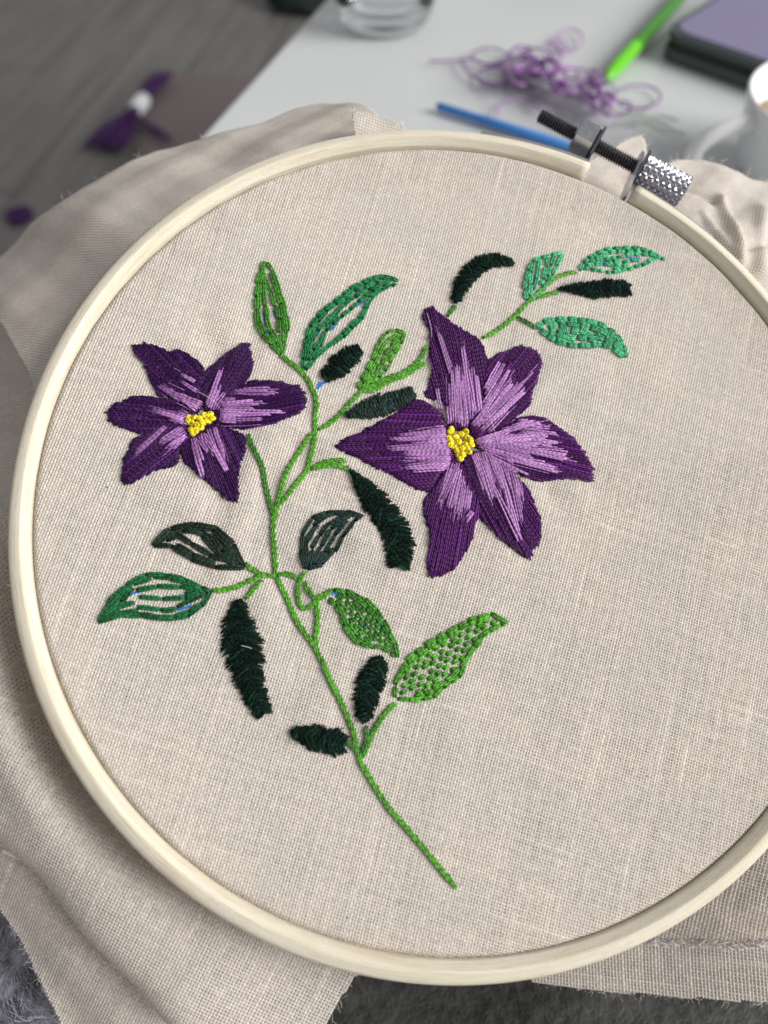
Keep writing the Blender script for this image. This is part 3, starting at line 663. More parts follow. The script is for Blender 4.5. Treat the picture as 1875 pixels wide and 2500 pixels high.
big = [
 ((1520, 1080), [(1170, 740), (1260, 755), (1320, 800), (1390, 850), (1440, 900), (1480, 960), (1510, 1010), (1535, 1060), (1520, 1125), (1450, 1115), (1380, 1110), (1280, 1120), (1200, 1120), (1120, 1090), (1040, 1050), (940, 980), (840, 920), (900, 880), (1000, 830), (1090, 770)],
  [((850, 905), (1060, 830)), ((1000, 850), (1240, 790)), ((1050, 810), (1200, 780)), ((1100, 830), (1330, 850)), ((1080, 820), (1290, 820)), ((1050, 870), (1340, 910)), ((860, 910), (1260, 880)), ((1000, 880), (1310, 905)), ((1080, 940), (1390, 1000)), ((1150, 940), (1390, 970)), ((870, 915), (1250, 960)), ((1050, 940), (1270, 970)), ((1000, 990), (1340, 1080)), ((870, 930), (1260, 1050)), ((880, 935), (1160, 1020)), ((860, 920), (1150, 990)), ((1060, 1000), (1300, 1050)), ((940, 990), (1160, 1100)), ((930, 980), (1110, 1080)), ((860, 915), (1180, 940)), ((850, 900), (1200, 870)), ((860, 910), (1100, 960)), ((930, 890), (1230, 920)), ((860, 900), (1150, 860)), ((860, 900), (1090, 880)), ((900, 940), (1080, 1020)), ((870, 900), (1000, 855)), ((950, 900), (1180, 890)), ((950, 930), (1160, 970)), ((1100, 860), (1280, 870)), ((1130, 800), (1245, 810)), ((1000, 960), (1200, 1010)), ((1150, 900), (1300, 930)), ((880, 905), (1060, 900)), ((880, 920), (1050, 940)), ((1040, 890), (1210, 850)), ((1090, 790), (1160, 775)), ((1000, 840), (1120, 810)), ((1140, 1010), (1250, 1030)), ((870, 912), (980, 890))]),
 ((1160, 1560), [(1170, 1570), (1130, 1560), (1080, 1520), (1020, 1480), (970, 1430), (920, 1370), (880, 1340), (880, 1250), (850, 1180), (800, 1080), (770, 980), (850, 950), (930, 1000), (1000, 1060), (1070, 1100), (1130, 1130), (1170, 1190), (1200, 1260), (1225, 1330), (1235, 1400), (1220, 1480), (1185, 1520)],
  [((850, 960), (940, 1240)), ((870, 950), (950, 1200)), ((890, 950), (960, 1230)), ((840, 1000), (900, 1190)), ((860, 1000), (930, 1210)), ((920, 960), (1010, 1180)), ((940, 980), (1030, 1200)), ((960, 1000), (1110, 1470)), ((950, 1150), (1110, 1480)), ((980, 1020), (1050, 1300)), ((1060, 1080), (1120, 1300)), ((1080, 1100), (1100, 1230)), ((1040, 1050), (1110, 1360)), ((1000, 1020), (1060, 1180)), ((900, 940), (1000, 1100)), ((870, 980), (920, 1130)), ((930, 960), (990, 1060)), ((1090, 1110), (1120, 1250)), ((830, 970), (890, 1120)), ((910, 960), (970, 1150)), ((880, 1000), (945, 1180)), ((950, 1000), (1010, 1160))]),
 ((620, 1660), [(620, 1670), (580, 1650), (580, 1560), (590, 1480), (590, 1400), (560, 1310), (555, 1230), (600, 1180), (650, 1110), (690, 1030), (745, 980), (790, 1050), (830, 1150), (870, 1230), (890, 1290), (860, 1360), (850, 1430), (820, 1500), (780, 1560), (740, 1620), (680, 1660)],
  [((730, 1020), (640, 1260)), ((745, 1040), (660, 1240)), ((740, 1080), (690, 1280)), ((760, 1050), (700, 1300)), ((770, 1080), (720, 1300)), ((780, 1090), (730, 1320)), ((790, 1120), (750, 1320)), ((800, 1150), (770, 1300)), ((810, 1170), (780, 1300)), ((840, 1290), (800, 1370)), ((700, 1060), (660, 1170)), ((750, 1030), (700, 1200)), ((820, 1180), (800, 1300)), ((835, 1300), (790, 1350)), ((720, 1050), (655, 1230)), ((760, 1080), (705, 1270)), ((750, 1020), (720, 1150))]),
 ((70, 930), [(60, 935), (80, 890), (130, 865), (200, 840), (270, 800), (330, 770), (400, 730), (450, 690), (490, 655), (560, 660), (620, 700), (660, 740), (690, 800), (720, 880), (730, 960), (740, 1000), (690, 1040), (640, 1110), (600, 1190), (520, 1170), (440, 1130), (370, 1080), (300, 1050), (230, 1020), (180, 990), (110, 965)],
  [((680, 825), (520, 850)), ((680, 850), (400, 870)), ((690, 880), (350, 890)), ((700, 900), (540, 910)), ((700, 925), (330, 935)), ((710, 945), (550, 950)), ((710, 960), (430, 960)), ((710, 975), (430, 975)), ((715, 990), (450, 1000)), ((720, 1005), (540, 1015)), ((720, 1020), (440, 1045)), ((700, 1040), (440, 1055)), ((690, 860), (480, 870)), ((690, 840), (560, 830)), ((680, 815), (600, 820)), ((705, 1050), (560, 1050)), ((700, 935), (450, 940)), ((690, 870), (560, 880)), ((700, 912), (600, 920)), ((715, 1000), (500, 1010)), ((715, 1030), (560, 1035)), ((690, 890), (520, 900))]),
 ((590, 130), [(540, 170), (570, 130), (610, 125), (660, 160), (720, 210), (780, 250), (850, 290), (890, 330), (910, 380), (930, 430), (910, 500), (905, 580), (890, 680), (880, 740), (800, 830), (710, 830), (690, 750), (680, 690), (660, 650), (600, 650), (560, 630), (590, 560), (605, 480), (590, 420), (590, 340), (590, 260), (570, 220)],
  [((715, 520), (630, 260)), ((715, 790), (700, 560)), ((730, 790), (715, 490)), ((745, 800), (740, 460)), ((765, 810), (755, 470)), ((780, 820), (765, 540)), ((800, 800), (770, 560)), ((810, 770), (775, 500)), ((830, 740), (775, 345)), ((850, 740), (800, 470)), ((860, 740), (830, 460)), ((880, 730), (850, 500)), ((885, 730), (860, 580)), ((700, 740), (720, 640)), ((650, 720), (630, 590)), ((790, 810), (790, 620)), ((820, 780), (810, 600)), ((740, 700), (728, 560)), ((755, 810), (740, 620)), ((840, 730), (820, 560)), ((700, 800), (695, 690)), ((775, 800), (760, 650))]),
 ((1200, 400), [(930, 420), (1000, 380), (1060, 365), (1120, 345), (1180, 355), (1230, 390), (1245, 440), (1220, 490), (1205, 560), (1180, 610), (1175, 680), (1120, 730), (1060, 780), (990, 830), (920, 860), (860, 890), (820, 840), (820, 800), (870, 750), (910, 640), (900, 560), (910, 490)],
  [((905, 600), (1000, 435)), ((910, 640), (1020, 440)), ((880, 750), (1050, 480)), ((900, 720), (1040, 500)), ((840, 820), (1060, 530)), ((860, 820), (1070, 560)), ((880, 810), (1100, 580)), ((920, 760), (1180, 500)), ((900, 800), (1190, 490)), ((900, 820), (1140, 590)), ((870, 840), (1060, 660)), ((930, 800), (1140, 610)), ((850, 790), (960, 620)), ((960, 740), (1130, 560)), ((890, 780), (1000, 640)), ((915, 850), (1050, 720)), ((830, 810), (930, 700)), ((920, 620), (1010, 470)), ((900, 690), (980, 560)), ((940, 660), (1030, 530)), ((880, 840), (1000, 740)), ((950, 700), (1060, 570))])]
flower('larger deep purple flower with long lilac rays, right of the stems', (775, 920), big, M_dkpur_b, [M_ltpur, M_ltpur2, M_ltpur],
       [(705, 845), (725, 868), (695, 882), (715, 902), (740, 872), (770, 860), (795, 845), (800, 880), (825, 897), (830, 918), (790, 912), (752, 905), (725, 930), (745, 950), (770, 940), (800, 940), (812, 962), (780, 975), (755, 982), (765, 1000), (703, 922), (715, 830)], c4)

# ------------------------------------------------------------------ stems
def stem(label, branches):
    b0 = P([branches[0][0][0]])[0]; base = (b0[0], b0[1], 0)
    st = empty('embroidered_vine', hoop_at(b0[0], b0[1]), label, 'embroidered stem')
    for pts, m in branches:
        path = resample(smoothp(P(pts)[:, :2]), .15); L = (len(path) - 1) * .15
        br = None; s_ = 0.0; k = 0; first = True
        while s_ < L - .3:
            e = min(s_ + rng.uniform(2.3, 3.0), L); i0 = int(s_ / .15); i1 = min(int(e / .15), len(path) - 1)
            if i1 - i0 < 3: break
            seg = path[i0:i1 + 1]; d = seg[-1] - seg[0]; nn = np.array([-d[1], d[0]]) / (np.linalg.norm(d) + 1e-9)
            mb = MB(); tn = rng.uniform(.8, 1.2)
            for q in (-1, 1):
                t = np.linspace(0, 1, 7); ii = np.clip((t * (len(seg) - 1)).astype(int), 0, len(seg) - 1)
                xy = seg[ii] + nn * (q * .17 + (.34 - .68 * t)[:, None] * .8); zz = fabz(xy[:, 0], xy[:, 1]) + .12 + .32 * np.sin(math.pi * np.clip(t * .9 + .05, 0, 1)) ** .6
                mb.tube(np.column_stack([xy, zz]), .175, 6, tn * rng.uniform(.88, 1.12))
            o = mb.build('branch_stitch' if False else 'stitch', m, st, base)
            s_ += rng.uniform(1.25, 1.55); k += 1
    return st
J = [(674, 1406)]
main_branches = [
 (c8([(1225, 1340), (1160, 1280), (1050, 1140), (940, 1010), (830, 890), (760, 780), (700, 680), (665, 620), (640, 530), (625, 450), (600, 380), (560, 290), (520, 200), (470, 110), (430, 20)]) + c7([(420, 1480), (350, 1330), (290, 1190), (240, 1090), (160, 990), (105, 900), (70, 800), (20, 700)]) + J, M_stem),
 (J + c6([(1305, 480), (1290, 300), (1290, 180), (1320, 60)]) + c3([(1110, 1640), (1115, 1560), (1130, 1500), (1180, 1460), (1240, 1380), (1300, 1310), (1320, 1240), (1340, 1150), (1350, 1080), (1350, 980), (1360, 900), (1340, 840), (1310, 770), (1260, 720), (1200, 670), (1150, 630)]), M_stem),
 (c3([(1130, 1500), (1150, 1420), (1170, 1340), (1200, 1280), (1250, 1200), (1300, 1120), (1345, 1070)]), M_stem),
 (c3([(1325, 1290), (1400, 1250), (1470, 1245), (1530, 1240)]), M_stem), (c3([(1325, 1300), (1400, 1270), (1470, 1270), (1545, 1290)]), M_stem),
 (c3([(1365, 1070), (1440, 1020), (1500, 970), (1560, 900)]) + c9([(880, 1480), (1000, 1430), (1190, 1330), (1330, 1290), (1450, 1210), (1560, 1120), (1620, 960)]), M_stem),
 (c9([(880, 1510), (1050, 1470), (1200, 1370), (1370, 1310), (1500, 1230), (1610, 1150)]), M_stem),
 (c3([(955, 1090), (1000, 1190), (1050, 1280), (1060, 1380), (1085, 1480), (1110, 1560)]), M_green),
 (J + c6([(1240, 560), (1160, 590), (1080, 630), (1000, 660), (880, 675)]), M_stem), (c6([(1240, 565), (1190, 545), (1140, 520), (1100, 490)]), M_stem),
 (c6([(1210, 590), (1160, 660), (1110, 730)]), M_stem), (J + c6([(1380, 550), (1450, 575)]) + c7([(130, 635)]), M_stem),
 (c7([(180, 590), (150, 640), (130, 700), (130, 780), (160, 850), (220, 840), (250, 790), (310, 760)]), M_stem), (c7([(170, 670), (210, 740), (250, 780), (300, 760), (350, 730)]), M_stem),
 (c7([(250, 800), (265, 880), (265, 960), (250, 1040), (262, 1090)]), M_stem), (c8([(680, 600), (710, 500), (760, 400), (810, 330), (870, 270)]), M_stem),
 (c8([(662, 590), (690, 520), (705, 470), (690, 410)]), M_stemd), (c8([(640, 545), (610, 520), (575, 500)]), M_stemd)]
stem('long branching light green stem rising from the lower middle up between both flowers', main_branches)
stem('short light green stem at upper right carrying three mint leaves', [
 (c5([(305, 660), (400, 600), (500, 520), (560, 450), (620, 400), (700, 320), (760, 285), (850, 265)]), M_stem),
 (c5([(600, 430), (660, 405), (740, 385)]), M_stem), (c5([(500, 530), (560, 560), (620, 595)]), M_stemd)])
stem('tiny green stalk between the purple petal tip and the curved dark leaf', [(c5([(105, 530), (125, 495), (145, 460)]), M_green)])

# ------------------------------------------------------------------ leaves worked in separate stitches
def leaf(label, rows, m, cf, sl=2.4, gap=-.2, r_=.235, marks=(), group='stitched green leaves', strands=2, dots=(), fill=()):
    rows = list(rows)
    if fill:
        u_ = resample(np.array(rows[0], float), 1); v_ = resample(np.array(rows[1], float), 1)
        u_ = u_[np.linspace(0, len(u_) - 1, 9).astype(int)]; v_ = v_[np.linspace(0, len(v_) - 1, 9).astype(int)]
        for k_ in fill: rows.append([tuple(q) for q in (u_ * (1 - k_) + v_ * k_)[1:-1]])
    b0 = P(cf(rows[0][:1]))[0]; base = (b0[0], b0[1], 0)
    lf = empty('embroidered_leaf', hoop_at(b0[0], b0[1]), label, 'embroidered leaf', group)
    for row in rows:
        path = resample(smoothp(P(cf(row))[:, :2], 1), .1); L = (len(path) - 1) * .1; s_ = 0.0
        while s_ < L - .35:
            e = s_ + sl * 1.12 * rng.uniform(.8, 1.2)
            if L - e < sl * .45: e = L
            i0 = int(s_ / .1); i1 = min(int(e / .1), len(path) - 1); p = path[i0]; q = path[i1]
            p = p + rng.normal(0, .1, 2); q = q + rng.normal(0, .1, 2)
            stitch('stitch', m, lf, base, p, q, .30 + rng.uniform(0, .14), r_ * rng.uniform(.9, 1.1), strands, rng.uniform(.7, 1.3))
            s_ = e + gap * rng.uniform(-.6, 1.2)
    for (a, b) in dots:
        A, B = P(cf([a, b]))[:, :2]
        stitch('stitch', m, lf, base, A, B, .32 + rng.uniform(0, .12), r_, strands, rng.uniform(.7, 1.3))
    for mk in marks:
        pts = resample(P(cf(mk))[:, :2], .5); mb = MB()
        n_ = len(pts); d = np.gradient(pts, axis=0); nn = np.stack([-d[:, 1], d[:, 0]], 1); nn /= np.linalg.norm(nn, axis=1)[:, None] + 1e-9
        v = []
        for i in range(n_):
            wv = .28 * rng.uniform(.5, 1.2)
            for s2, dz in ((-1, .10), (0, .17), (1, .10)):
                xy = pts[i] + nn[i] * wv * s2; v.append((*xy, float(fabz(*xy)) + dz))
        f = [(i * 3 + k, i * 3 + k + 1, i * 3 + k + 4, i * 3 + k + 3) for i in range(n_ - 1) for k in (0, 1)]
        mb.add(v, f); mb.build('blue_marker_line', M_blue, lf, base)
    return lf
leaf('narrow upright green leaf outlined in stitches, tip pointing up, above the smaller flower', [
 [(1060, 90), (1020, 190), (1005, 300), (1005, 400), (1015, 490), (1080, 560), (1150, 630)], [(1065, 90), (1110, 150), (1140, 260), (1180, 370), (1190, 480), (1180, 560), (1160, 630)],
 [(1050, 200), (1060, 300), (1065, 400), (1080, 470), (1130, 540), (1150, 620)], [(1060, 190), (1110, 320), (1140, 420), (1130, 520), (1150, 600)], [(1045, 120), (1040, 200)], [(1170, 400), (1175, 480)], [(1150, 350), (1155, 420)]],
 M_green, c3, fill=(.12, .88, .35), marks=[[(1050, 380), (1062, 460)], [(1110, 370), (1125, 430)], [(1065, 490), (1090, 540)]])
leaf('large emerald green leaf beside the narrow upright one, one side of its middle left open', [
 [(195, 1240), (200, 1080), (220, 900), (250, 780), (310, 680), (380, 600), (480, 510), (550, 450), (640, 390), (740, 330), (840, 250), (950, 190), (1080, 155), (1190, 165), (1280, 210)],
 [(210, 1245), (330, 1120), (440, 1010), (560, 930), (660, 850), (760, 750), (860, 670), (890, 590), (940, 480), (1030, 350), (1150, 290), (1270, 240)],
 [(215, 1150), (260, 950), (300, 830), (380, 740), (480, 650), (590, 560), (700, 460), (800, 400), (900, 330), (1020, 280), (1150, 230)],
 [(240, 1150), (310, 1020), (400, 900), (450, 780), (530, 720), (620, 640), (740, 540), (830, 450), (930, 400), (990, 350)], [(300, 1100), (400, 960), (440, 840)], [(570, 490), (650, 440), (750, 380)], [(260, 880), (290, 790), (340, 700)], [(480, 700), (560, 600), (600, 530)], [(880, 400), (970, 340), (1060, 290), (1200, 220)], [(620, 420), (700, 400)], [(1080, 180), (1200, 200)]],
 M_emer, c9, sl=2.2, fill=(.1, .3, .95), marks=[[(330, 860), (370, 800)], [(790, 370), (850, 350)], [(640, 640), (740, 550), (900, 440)], [(500, 780), (590, 700)]])
leaf('small lime green leaf just left of the larger flower\'s top petal, on the upward branch', [
 [(840, 1460), (860, 1360), (930, 1260), (990, 1150), (1030, 1040), (1060, 940), (1110, 860), (1190, 790), (1290, 785), (1370, 820)], [(850, 1450), (960, 1390), (1090, 1330), (1160, 1230), (1220, 1120), (1280, 1020), (1340, 920), (1370, 830)],
 [(880, 1400), (960, 1300), (1030, 1180), (1080, 1060), (1120, 960), (1180, 900), (1260, 860), (1310, 850)], [(900, 1430), (1000, 1330), (1080, 1220), (1130, 1120), (1180, 1030), (1220, 950), (1290, 900)], [(1060, 1280), (1120, 1180)], [(1130, 1000), (1160, 1090)], [(900, 1340), (960, 1260)], [(1230, 1020), (1290, 920)]],
 M_green2, c9, sl=1.9, r_=.22, fill=(.3, .7))
leaf('small mint green leaf pointing up, lowest on the upper right stem\'s left side', [
 [(560, 430), (545, 370), (555, 300), (580, 220), (620, 190), (680, 180), (765, 165)], [(765, 165), (740, 220), (710, 280), (680, 340), (640, 390), (580, 430)], [(600, 210), (580, 300), (570, 400)], [(640, 200), (620, 280), (600, 370)], [(680, 190), (660, 270), (640, 350)], [(720, 180), (690, 250), (670, 320)], [(570, 430), (600, 400), (640, 400)]],
 M_mint, c5, sl=2.2, marks=[[(600, 330), (610, 290)], [(650, 300), (665, 260)]])
leaf('mint green leaf at the very tip of the upper right stem, nearest the screw', [
 [(870, 260), (900, 200), (960, 160), (1040, 130), (1130, 130), (1220, 130), (1300, 165), (1360, 200)], [(880, 240), (940, 250), (1000, 265), (1070, 275), (1140, 250), (1200, 240), (1260, 210), (1320, 180)],
 [(920, 210), (1000, 200), (1080, 180), (1160, 170), (1240, 160), (1310, 175)], [(900, 235), (980, 225), (1060, 230), (1140, 210), (1220, 200)], [(980, 170), (1060, 155), (1140, 150), (1220, 148)], [(950, 185), (1020, 180)], [(1020, 215), (1100, 200)], [(1060, 255), (1150, 230)]],
 M_mint, c5, sl=1.6, marks=[[(1140, 185), (1220, 190)], [(980, 200), (1010, 215)], [(1250, 160), (1320, 178)]])
leaf('drooping mint green leaf of broad scalloped stitches, right of the larger flower\'s top', [
 [(610, 590), (680, 550), (760, 540), (850, 545), (940, 555), (1020, 590), (1080, 640), (1120, 700), (1135, 765)], [(640, 600), (700, 660), (790, 685), (870, 700), (960, 700), (1020, 680), (1080, 720), (1120, 765)],
 [(680, 590), (760, 570), (850, 570), (940, 590), (1020, 630), (1080, 670)], [(680, 620), (760, 610), (850, 610), (940, 640), (1000, 660), (1090, 700)], [(720, 640), (800, 650), (880, 655), (960, 665)]],
 M_mint, c5, sl=2.0, r_=.23, strands=3, marks=[[(690, 620), (740, 635)]],
 dots=[((760, 570), (790, 640)), ((850, 560), (830, 620)), ((900, 580), (870, 640)), ((960, 590), (990, 640)), ((1040, 620), (1030, 680)), ((1100, 680), (1080, 720)), ((740, 640), (800, 665)), ((1060, 680), (1110, 750))])
leaf('dark olive leaf with pale slits, pointing left, upper of the pair at lower left', [
 [(485, 370), (540, 280), (620, 240), (700, 220), (800, 225), (900, 240), (980, 270), (1030, 350), (1070, 430), (1090, 500)], [(485, 370), (560, 350), (620, 370), (680, 420), (760, 470), (850, 500), (930, 510), (1010, 510), (1090, 505)],
 [(520, 340), (580, 290), (650, 265), (700, 310), (760, 370), (820, 410), (900, 440), (960, 470)], [(560, 320), (640, 270), (740, 262), (840, 270), (920, 320), (980, 400), (1040, 470)], [(640, 360), (720, 410), (800, 440), (900, 480)], [(720, 245), (860, 250), (940, 290), (1010, 380)], [(880, 300), (940, 400), (1000, 480)], [(700, 245), (800, 290), (880, 340), (940, 440)], [(960, 330), (1020, 430), (1070, 490)], [(900, 420), (960, 490), (1050, 500)], [(570, 330), (660, 300)], [(950, 300), (1000, 380), (1040, 440)]],
 M_olive, c6, sl=3.4, r_=.27)
leaf('emerald leaf with open rows of long stitches, lower of the pair at lower left', [
 [(110, 880), (160, 780), (220, 700), (320, 620), (400, 570), (500, 555), (620, 570), (730, 600), (800, 640), (870, 680)], [(110, 880), (150, 840), (260, 840), (380, 830), (480, 850), (600, 875), (700, 850), (780, 800), (840, 740), (870, 680)],
 [(370, 660), (420, 650), (500, 640), (620, 640), (720, 660), (840, 680)], [(380, 710), (500, 710), (600, 740), (680, 720), (800, 680)], [(360, 780), (480, 790), (600, 810), (680, 770), (780, 730), (850, 690)],
 [(140, 850), (220, 780), (300, 720), (350, 650)], [(160, 840), (260, 780), (350, 750)], [(180, 835), (300, 815), (380, 800)], [(200, 730), (280, 670), (330, 640)], [(150, 820), (220, 740), (270, 690)], [(130, 870), (200, 800), (290, 745)], [(740, 620), (800, 660)], [(690, 690), (760, 670)]],
 M_emer2, c6, sl=3.2, r_=.24, fill=(.05, .95), marks=[[(300, 700), (360, 680), (440, 665)], [(640, 800), (740, 770)], [(660, 705), (760, 690)]])
leaf('dark blue-green rounded leaf with grey gaps, right of the main stem at mid height', [
 [(180, 580), (150, 500), (150, 420), (160, 330), (190, 260), (250, 210), (330, 190), (420, 180), (500, 200), (570, 215)], [(190, 580), (270, 570), (340, 510), (400, 430), (440, 340), (480, 290), (520, 240), (570, 215)],
 [(200, 540), (180, 440), (200, 340), (260, 260), (350, 210)], [(210, 560), (220, 460), (260, 360), (320, 270), (420, 220)], [(220, 550), (280, 440), (330, 330), (400, 260), (480, 220)], [(230, 550), (300, 470), (360, 380), (420, 300), (470, 250)], [(170, 400), (210, 330), (270, 280)], [(240, 240), (320, 215), (420, 200), (500, 215)], [(160, 450), (175, 520), (195, 570)], [(250, 555), (320, 500), (370, 430)]],
 M_teal, c7, sl=3.0, r_=.22, marks=[[(215, 545), (290, 490)], [(385, 270), (430, 310)], [(240, 520), (270, 500)]])
def gridrows(poly_pts, cf, d1, d2, row_gap, step, jit=.12):
    """short stitches laid in rows along d1 inside the leaf outline"""
    poly = P(cf(poly_pts))[:, :2]; a = np.array(d1, float); a /= np.linalg.norm(a); b = np.array([-a[1], a[0]]); c = poly.mean(0); out = []
    k = 0; ip = in_poly(c + (poly - c) * .93)
    for r0 in np.arange(-14, 14, row_gap):
        k += 1
        for s0 in np.arange(-22, 22, step):
            p = c + b * r0 + a * (s0 + (k % 2) * step * .5) + rng.normal(0, jit, 2)
            q = p + a * step * .72
            if ip(p[0], p[1]) and ip(q[0], q[1]): out.append((p, q))
    return out
def dotleaf(label, rows, outline, cf, m, d1, marks=(), row_gap=.70, step=1.35):
    lf = leaf(label, rows, m, cf, sl=1.9, r_=.225, marks=marks, fill=(.09, .91))
    b0 = P(cf(rows[0][:1]))[0]; base = (b0[0], b0[1], 0)
    for p, q in gridrows(outline, cf, d1, None, row_gap, step):
        stitch('stitch', m, lf, base, p, q, .34 + rng.uniform(0, .14), .225, 2, rng.uniform(.7, 1.35))
l11u = [(310, 760), (370, 710), (450, 715), (530, 750), (620, 800), (680, 880), (720, 950), (760, 1020), (800, 1080), (800, 1180)]
l11l = [(330, 790), (390, 820), (430, 890), (440, 960), (480, 1030), (550, 1090), (620, 1110), (700, 1100), (750, 1130), (790, 1170)]
dotleaf('mid green leaf filled with short seed stitches over a blue line, pointing down', [l11u, l11l], l11u + l11l[::-1], c7, M_green, (.55, -.75),
        marks=[[(360, 745), (430, 745)], [(570, 820), (640, 870), (690, 950), (730, 1030)], [(560, 950), (600, 980)]])
l12u = [(790, 1450), (790, 1340), (830, 1250), (890, 1180), (960, 1120), (1040, 1060), (1130, 1010), (1220, 960), (1300, 930), (1380, 890), (1450, 885), (1545, 935)]
l12l = [(800, 1450), (870, 1460), (960, 1460), (1030, 1450), (1080, 1400), (1150, 1350), (1220, 1330), (1240, 1250), (1290, 1180), (1330, 1100), (1380, 1020), (1450, 980), (1540, 940)]
dotleaf('largest bright green leaf, filled with rows of short dashes, pointing right below the larger flower', [l12u, l12l], l12u + l12l[::-1], c7, M_green2, (.85, .45), row_gap=.90, step=1.75)

# ------------------------------------------------------------------ furry satin leaves
def furry(label, spine, hw, cf, dens=.19, tilt=.35, m=None, zt=.6):
    cl = P(cf(spine)); sc = cl[:, :2]; s0 = cf([(0, 0)])[0]; sclf = (cf([(1, 0)])[0][0] - s0[0])
    px2mm = np.linalg.norm(P([cf(spine)[0], (cf(spine)[0][0] + 50, cf(spine)[0][1])])[1, :2] - P([cf(spine)[0]])[0, :2]) / 50
    h = np.array(hw, float) * sclf * px2mm
    data = np.column_stack([sc, h]); data = resample(smoothp(data, 2), dens); base = (sc[0][0], sc[0][1], 0)
    lf = empty('embroidered_leaf', hoop_at(*base[:2]), label, 'embroidered leaf', 'furry dark satin-stitched leaves')
    d = np.gradient(data[:, :2], axis=0); d /= np.linalg.norm(d, axis=1)[:, None] + 1e-9; nn = np.stack([-d[:, 1], d[:, 0]], 1)
    mb = MB(); fz_pts = []
    for i in range(len(data)):
        for rep in range(4):
            side = 1 if (i + rep) % 2 else -1
            lump = .10 * math.sin(i * .9) + .08 * math.sin(i * .37 + 1); hh = data[i, 2] * .95 * (rng.uniform(.90, 1.08) + 1.1 * lump); tl = rng.normal(tilt * 1.9, .28)
            p = data[i, :2] - nn[i] * side * hh * rng.uniform(.1, .4) - d[i] * tl * hh * .4; q = data[i, :2] + nn[i] * side * hh + d[i] * (tl * hh * .55 + rng.normal(0, .12))
            t = np.linspace(0, 1, 6); xy = p + (q - p) * t[:, None]; w_ = np.clip(np.abs((xy - data[i, :2]) @ nn[i]) / (hh + .1), 0, 1)
            zz = fabz(xy[:, 0], xy[:, 1]) + .06 + zt * (rep * .15 + .70) * np.sqrt(np.clip(1.02 - w_ ** 2, 0, 1)) * min(1, hh / 1.0 + .2) + rng.normal(0, .08)
            zz[0] -= .12; xy[1:4] += rng.normal(0, .07, (3, 2))
            mb.tube(np.column_stack([xy, zz]), rng.uniform(.12, .19), 5, rng.choice([.4, .8, 1.1, 2.6], p=[.35, .3, .25, .1]) * rng.uniform(.8, 1.2))
            fz_pts.append((*(data[i, :2] + nn[i] * rng.uniform(-1, 1) * hh), zt * .7))
    mb.build('satin_stitches', m or M_dark, lf, base)
    fuzz(lf, base, M_fuzz_d, fz_pts, int(len(data) * 7), L=(.4, 1.4), r_=.020)
    return lf
furry('curved blackish green furry leaf above the larger flower\'s top petal', [(150, 440), (170, 360), (220, 290), (280, 230), (350, 200), (420, 200), (480, 220)], [28, 48, 54, 52, 48, 38, 14], c5)
furry('blackish green furry leaf lying level, right of the small mint leaf', [(745, 370), (850, 365), (950, 378), (1040, 360), (1110, 365), (1150, 372)], [8, 42, 58, 52, 50, 38], c5)
furry('small stubby blackish leaf with blue dash at its foot, between emerald and lime leaves', [(430, 1330), (560, 1240), (700, 1110), (840, 1010)], [70, 135, 130, 75], c9, tilt=.1)
furry('dark furry leaf tucked against the left petal of the larger flower', [(690, 1775), (850, 1730), (1000, 1680), (1150, 1640), (1300, 1600), (1460, 1510)], [30, 95, 140, 130, 125, 70], c9, tilt=.1, m=M_teal)
furry('long furry dark leaf hanging below the left petal of the larger flower', [(130, 1060), (190, 1130), (250, 1210), (310, 1290), (370, 1370), (410, 1450), (420, 1530), (410, 1620)], [6, 50, 78, 82, 82, 85, 78, 52], c4)
furry('longest furry dark leaf, hanging below the pair of leaves at lower left', [(1070, 740), (1050, 840), (1060, 940), (1090, 1060), (1110, 1180), (1140, 1300), (1180, 1400), (1230, 1500)], [45, 100, 135, 128, 108, 82, 78, 50], c6)
furry('furry dark leaf standing upright beside the fork, between stem and bright green leaf', [(690, 1185), (650, 1280), (610, 1370), (590, 1450), (580, 1540), (580, 1610)], [62, 95, 92, 80, 60, 16], c7)
furry('short furry dark leaf left of the lowest fork of the stem', [(270, 440), (340, 462), (420, 480), (500, 500), (570, 512)], [32, 68, 74, 76, 52], c8)
# small blue dash under the stubby leaf, dark fleck of thread, stray hairs
mk = empty('blue_marker_dash', hoop_at(*P(c9([(370, 1400)]))[0][:2]), 'blue marker dash drawn between the stem and the stubby dark leaf', 'pen mark')
bb = P(c9([(370, 1400)]))[0]; mb = MB()
for (a, b) in (((360, 1420), (460, 1375)), ((370, 1390), (440, 1395)), ((350, 1450), (400, 1420))):
    A, B = P(c9([a, b]))[:, :2]; dd = (B - A) / np.linalg.norm(B - A); nn = np.array([-dd[1], dd[0]]) * .3
    v = [(*(A + nn), .16), (*(A - nn), .16), (*(B - nn * .5), .16), (*(B + nn * .5), .16), (*(A + nn), .02), (*(A - nn), .02), (*(B - nn * .5), .02), (*(B + nn * .5), .02)]
    v = [(x, y, z + float(fabz(x, y))) for x, y, z in v]
    mb.add(v, [(0, 1, 2, 3), (7, 6, 5, 4), (0, 4, 5, 1), (1, 5, 6, 2), (2, 6, 7, 3), (3, 7, 4, 0)])
mb.build('ink', M_blue, mk, (bb[0], bb[1], 0), smooth=False)
hb = MB()
def hair(pts, r_=.03, z=.4):
    q = smoothp(P(pts), 2); q[:, 2] += z; hb.tube(q, r_, 4)
hair([(1060, 2070), (1085, 2064), (1108, 2060)], .028); hair([(1535, 815), (1560, 822), (1590, 826)], .03)
hair([(484, 962), (510, 975), (533, 993)], .035, 1.5); hair([(18, 1428), (50, 1438), (85, 1452)], .028, 2.3)
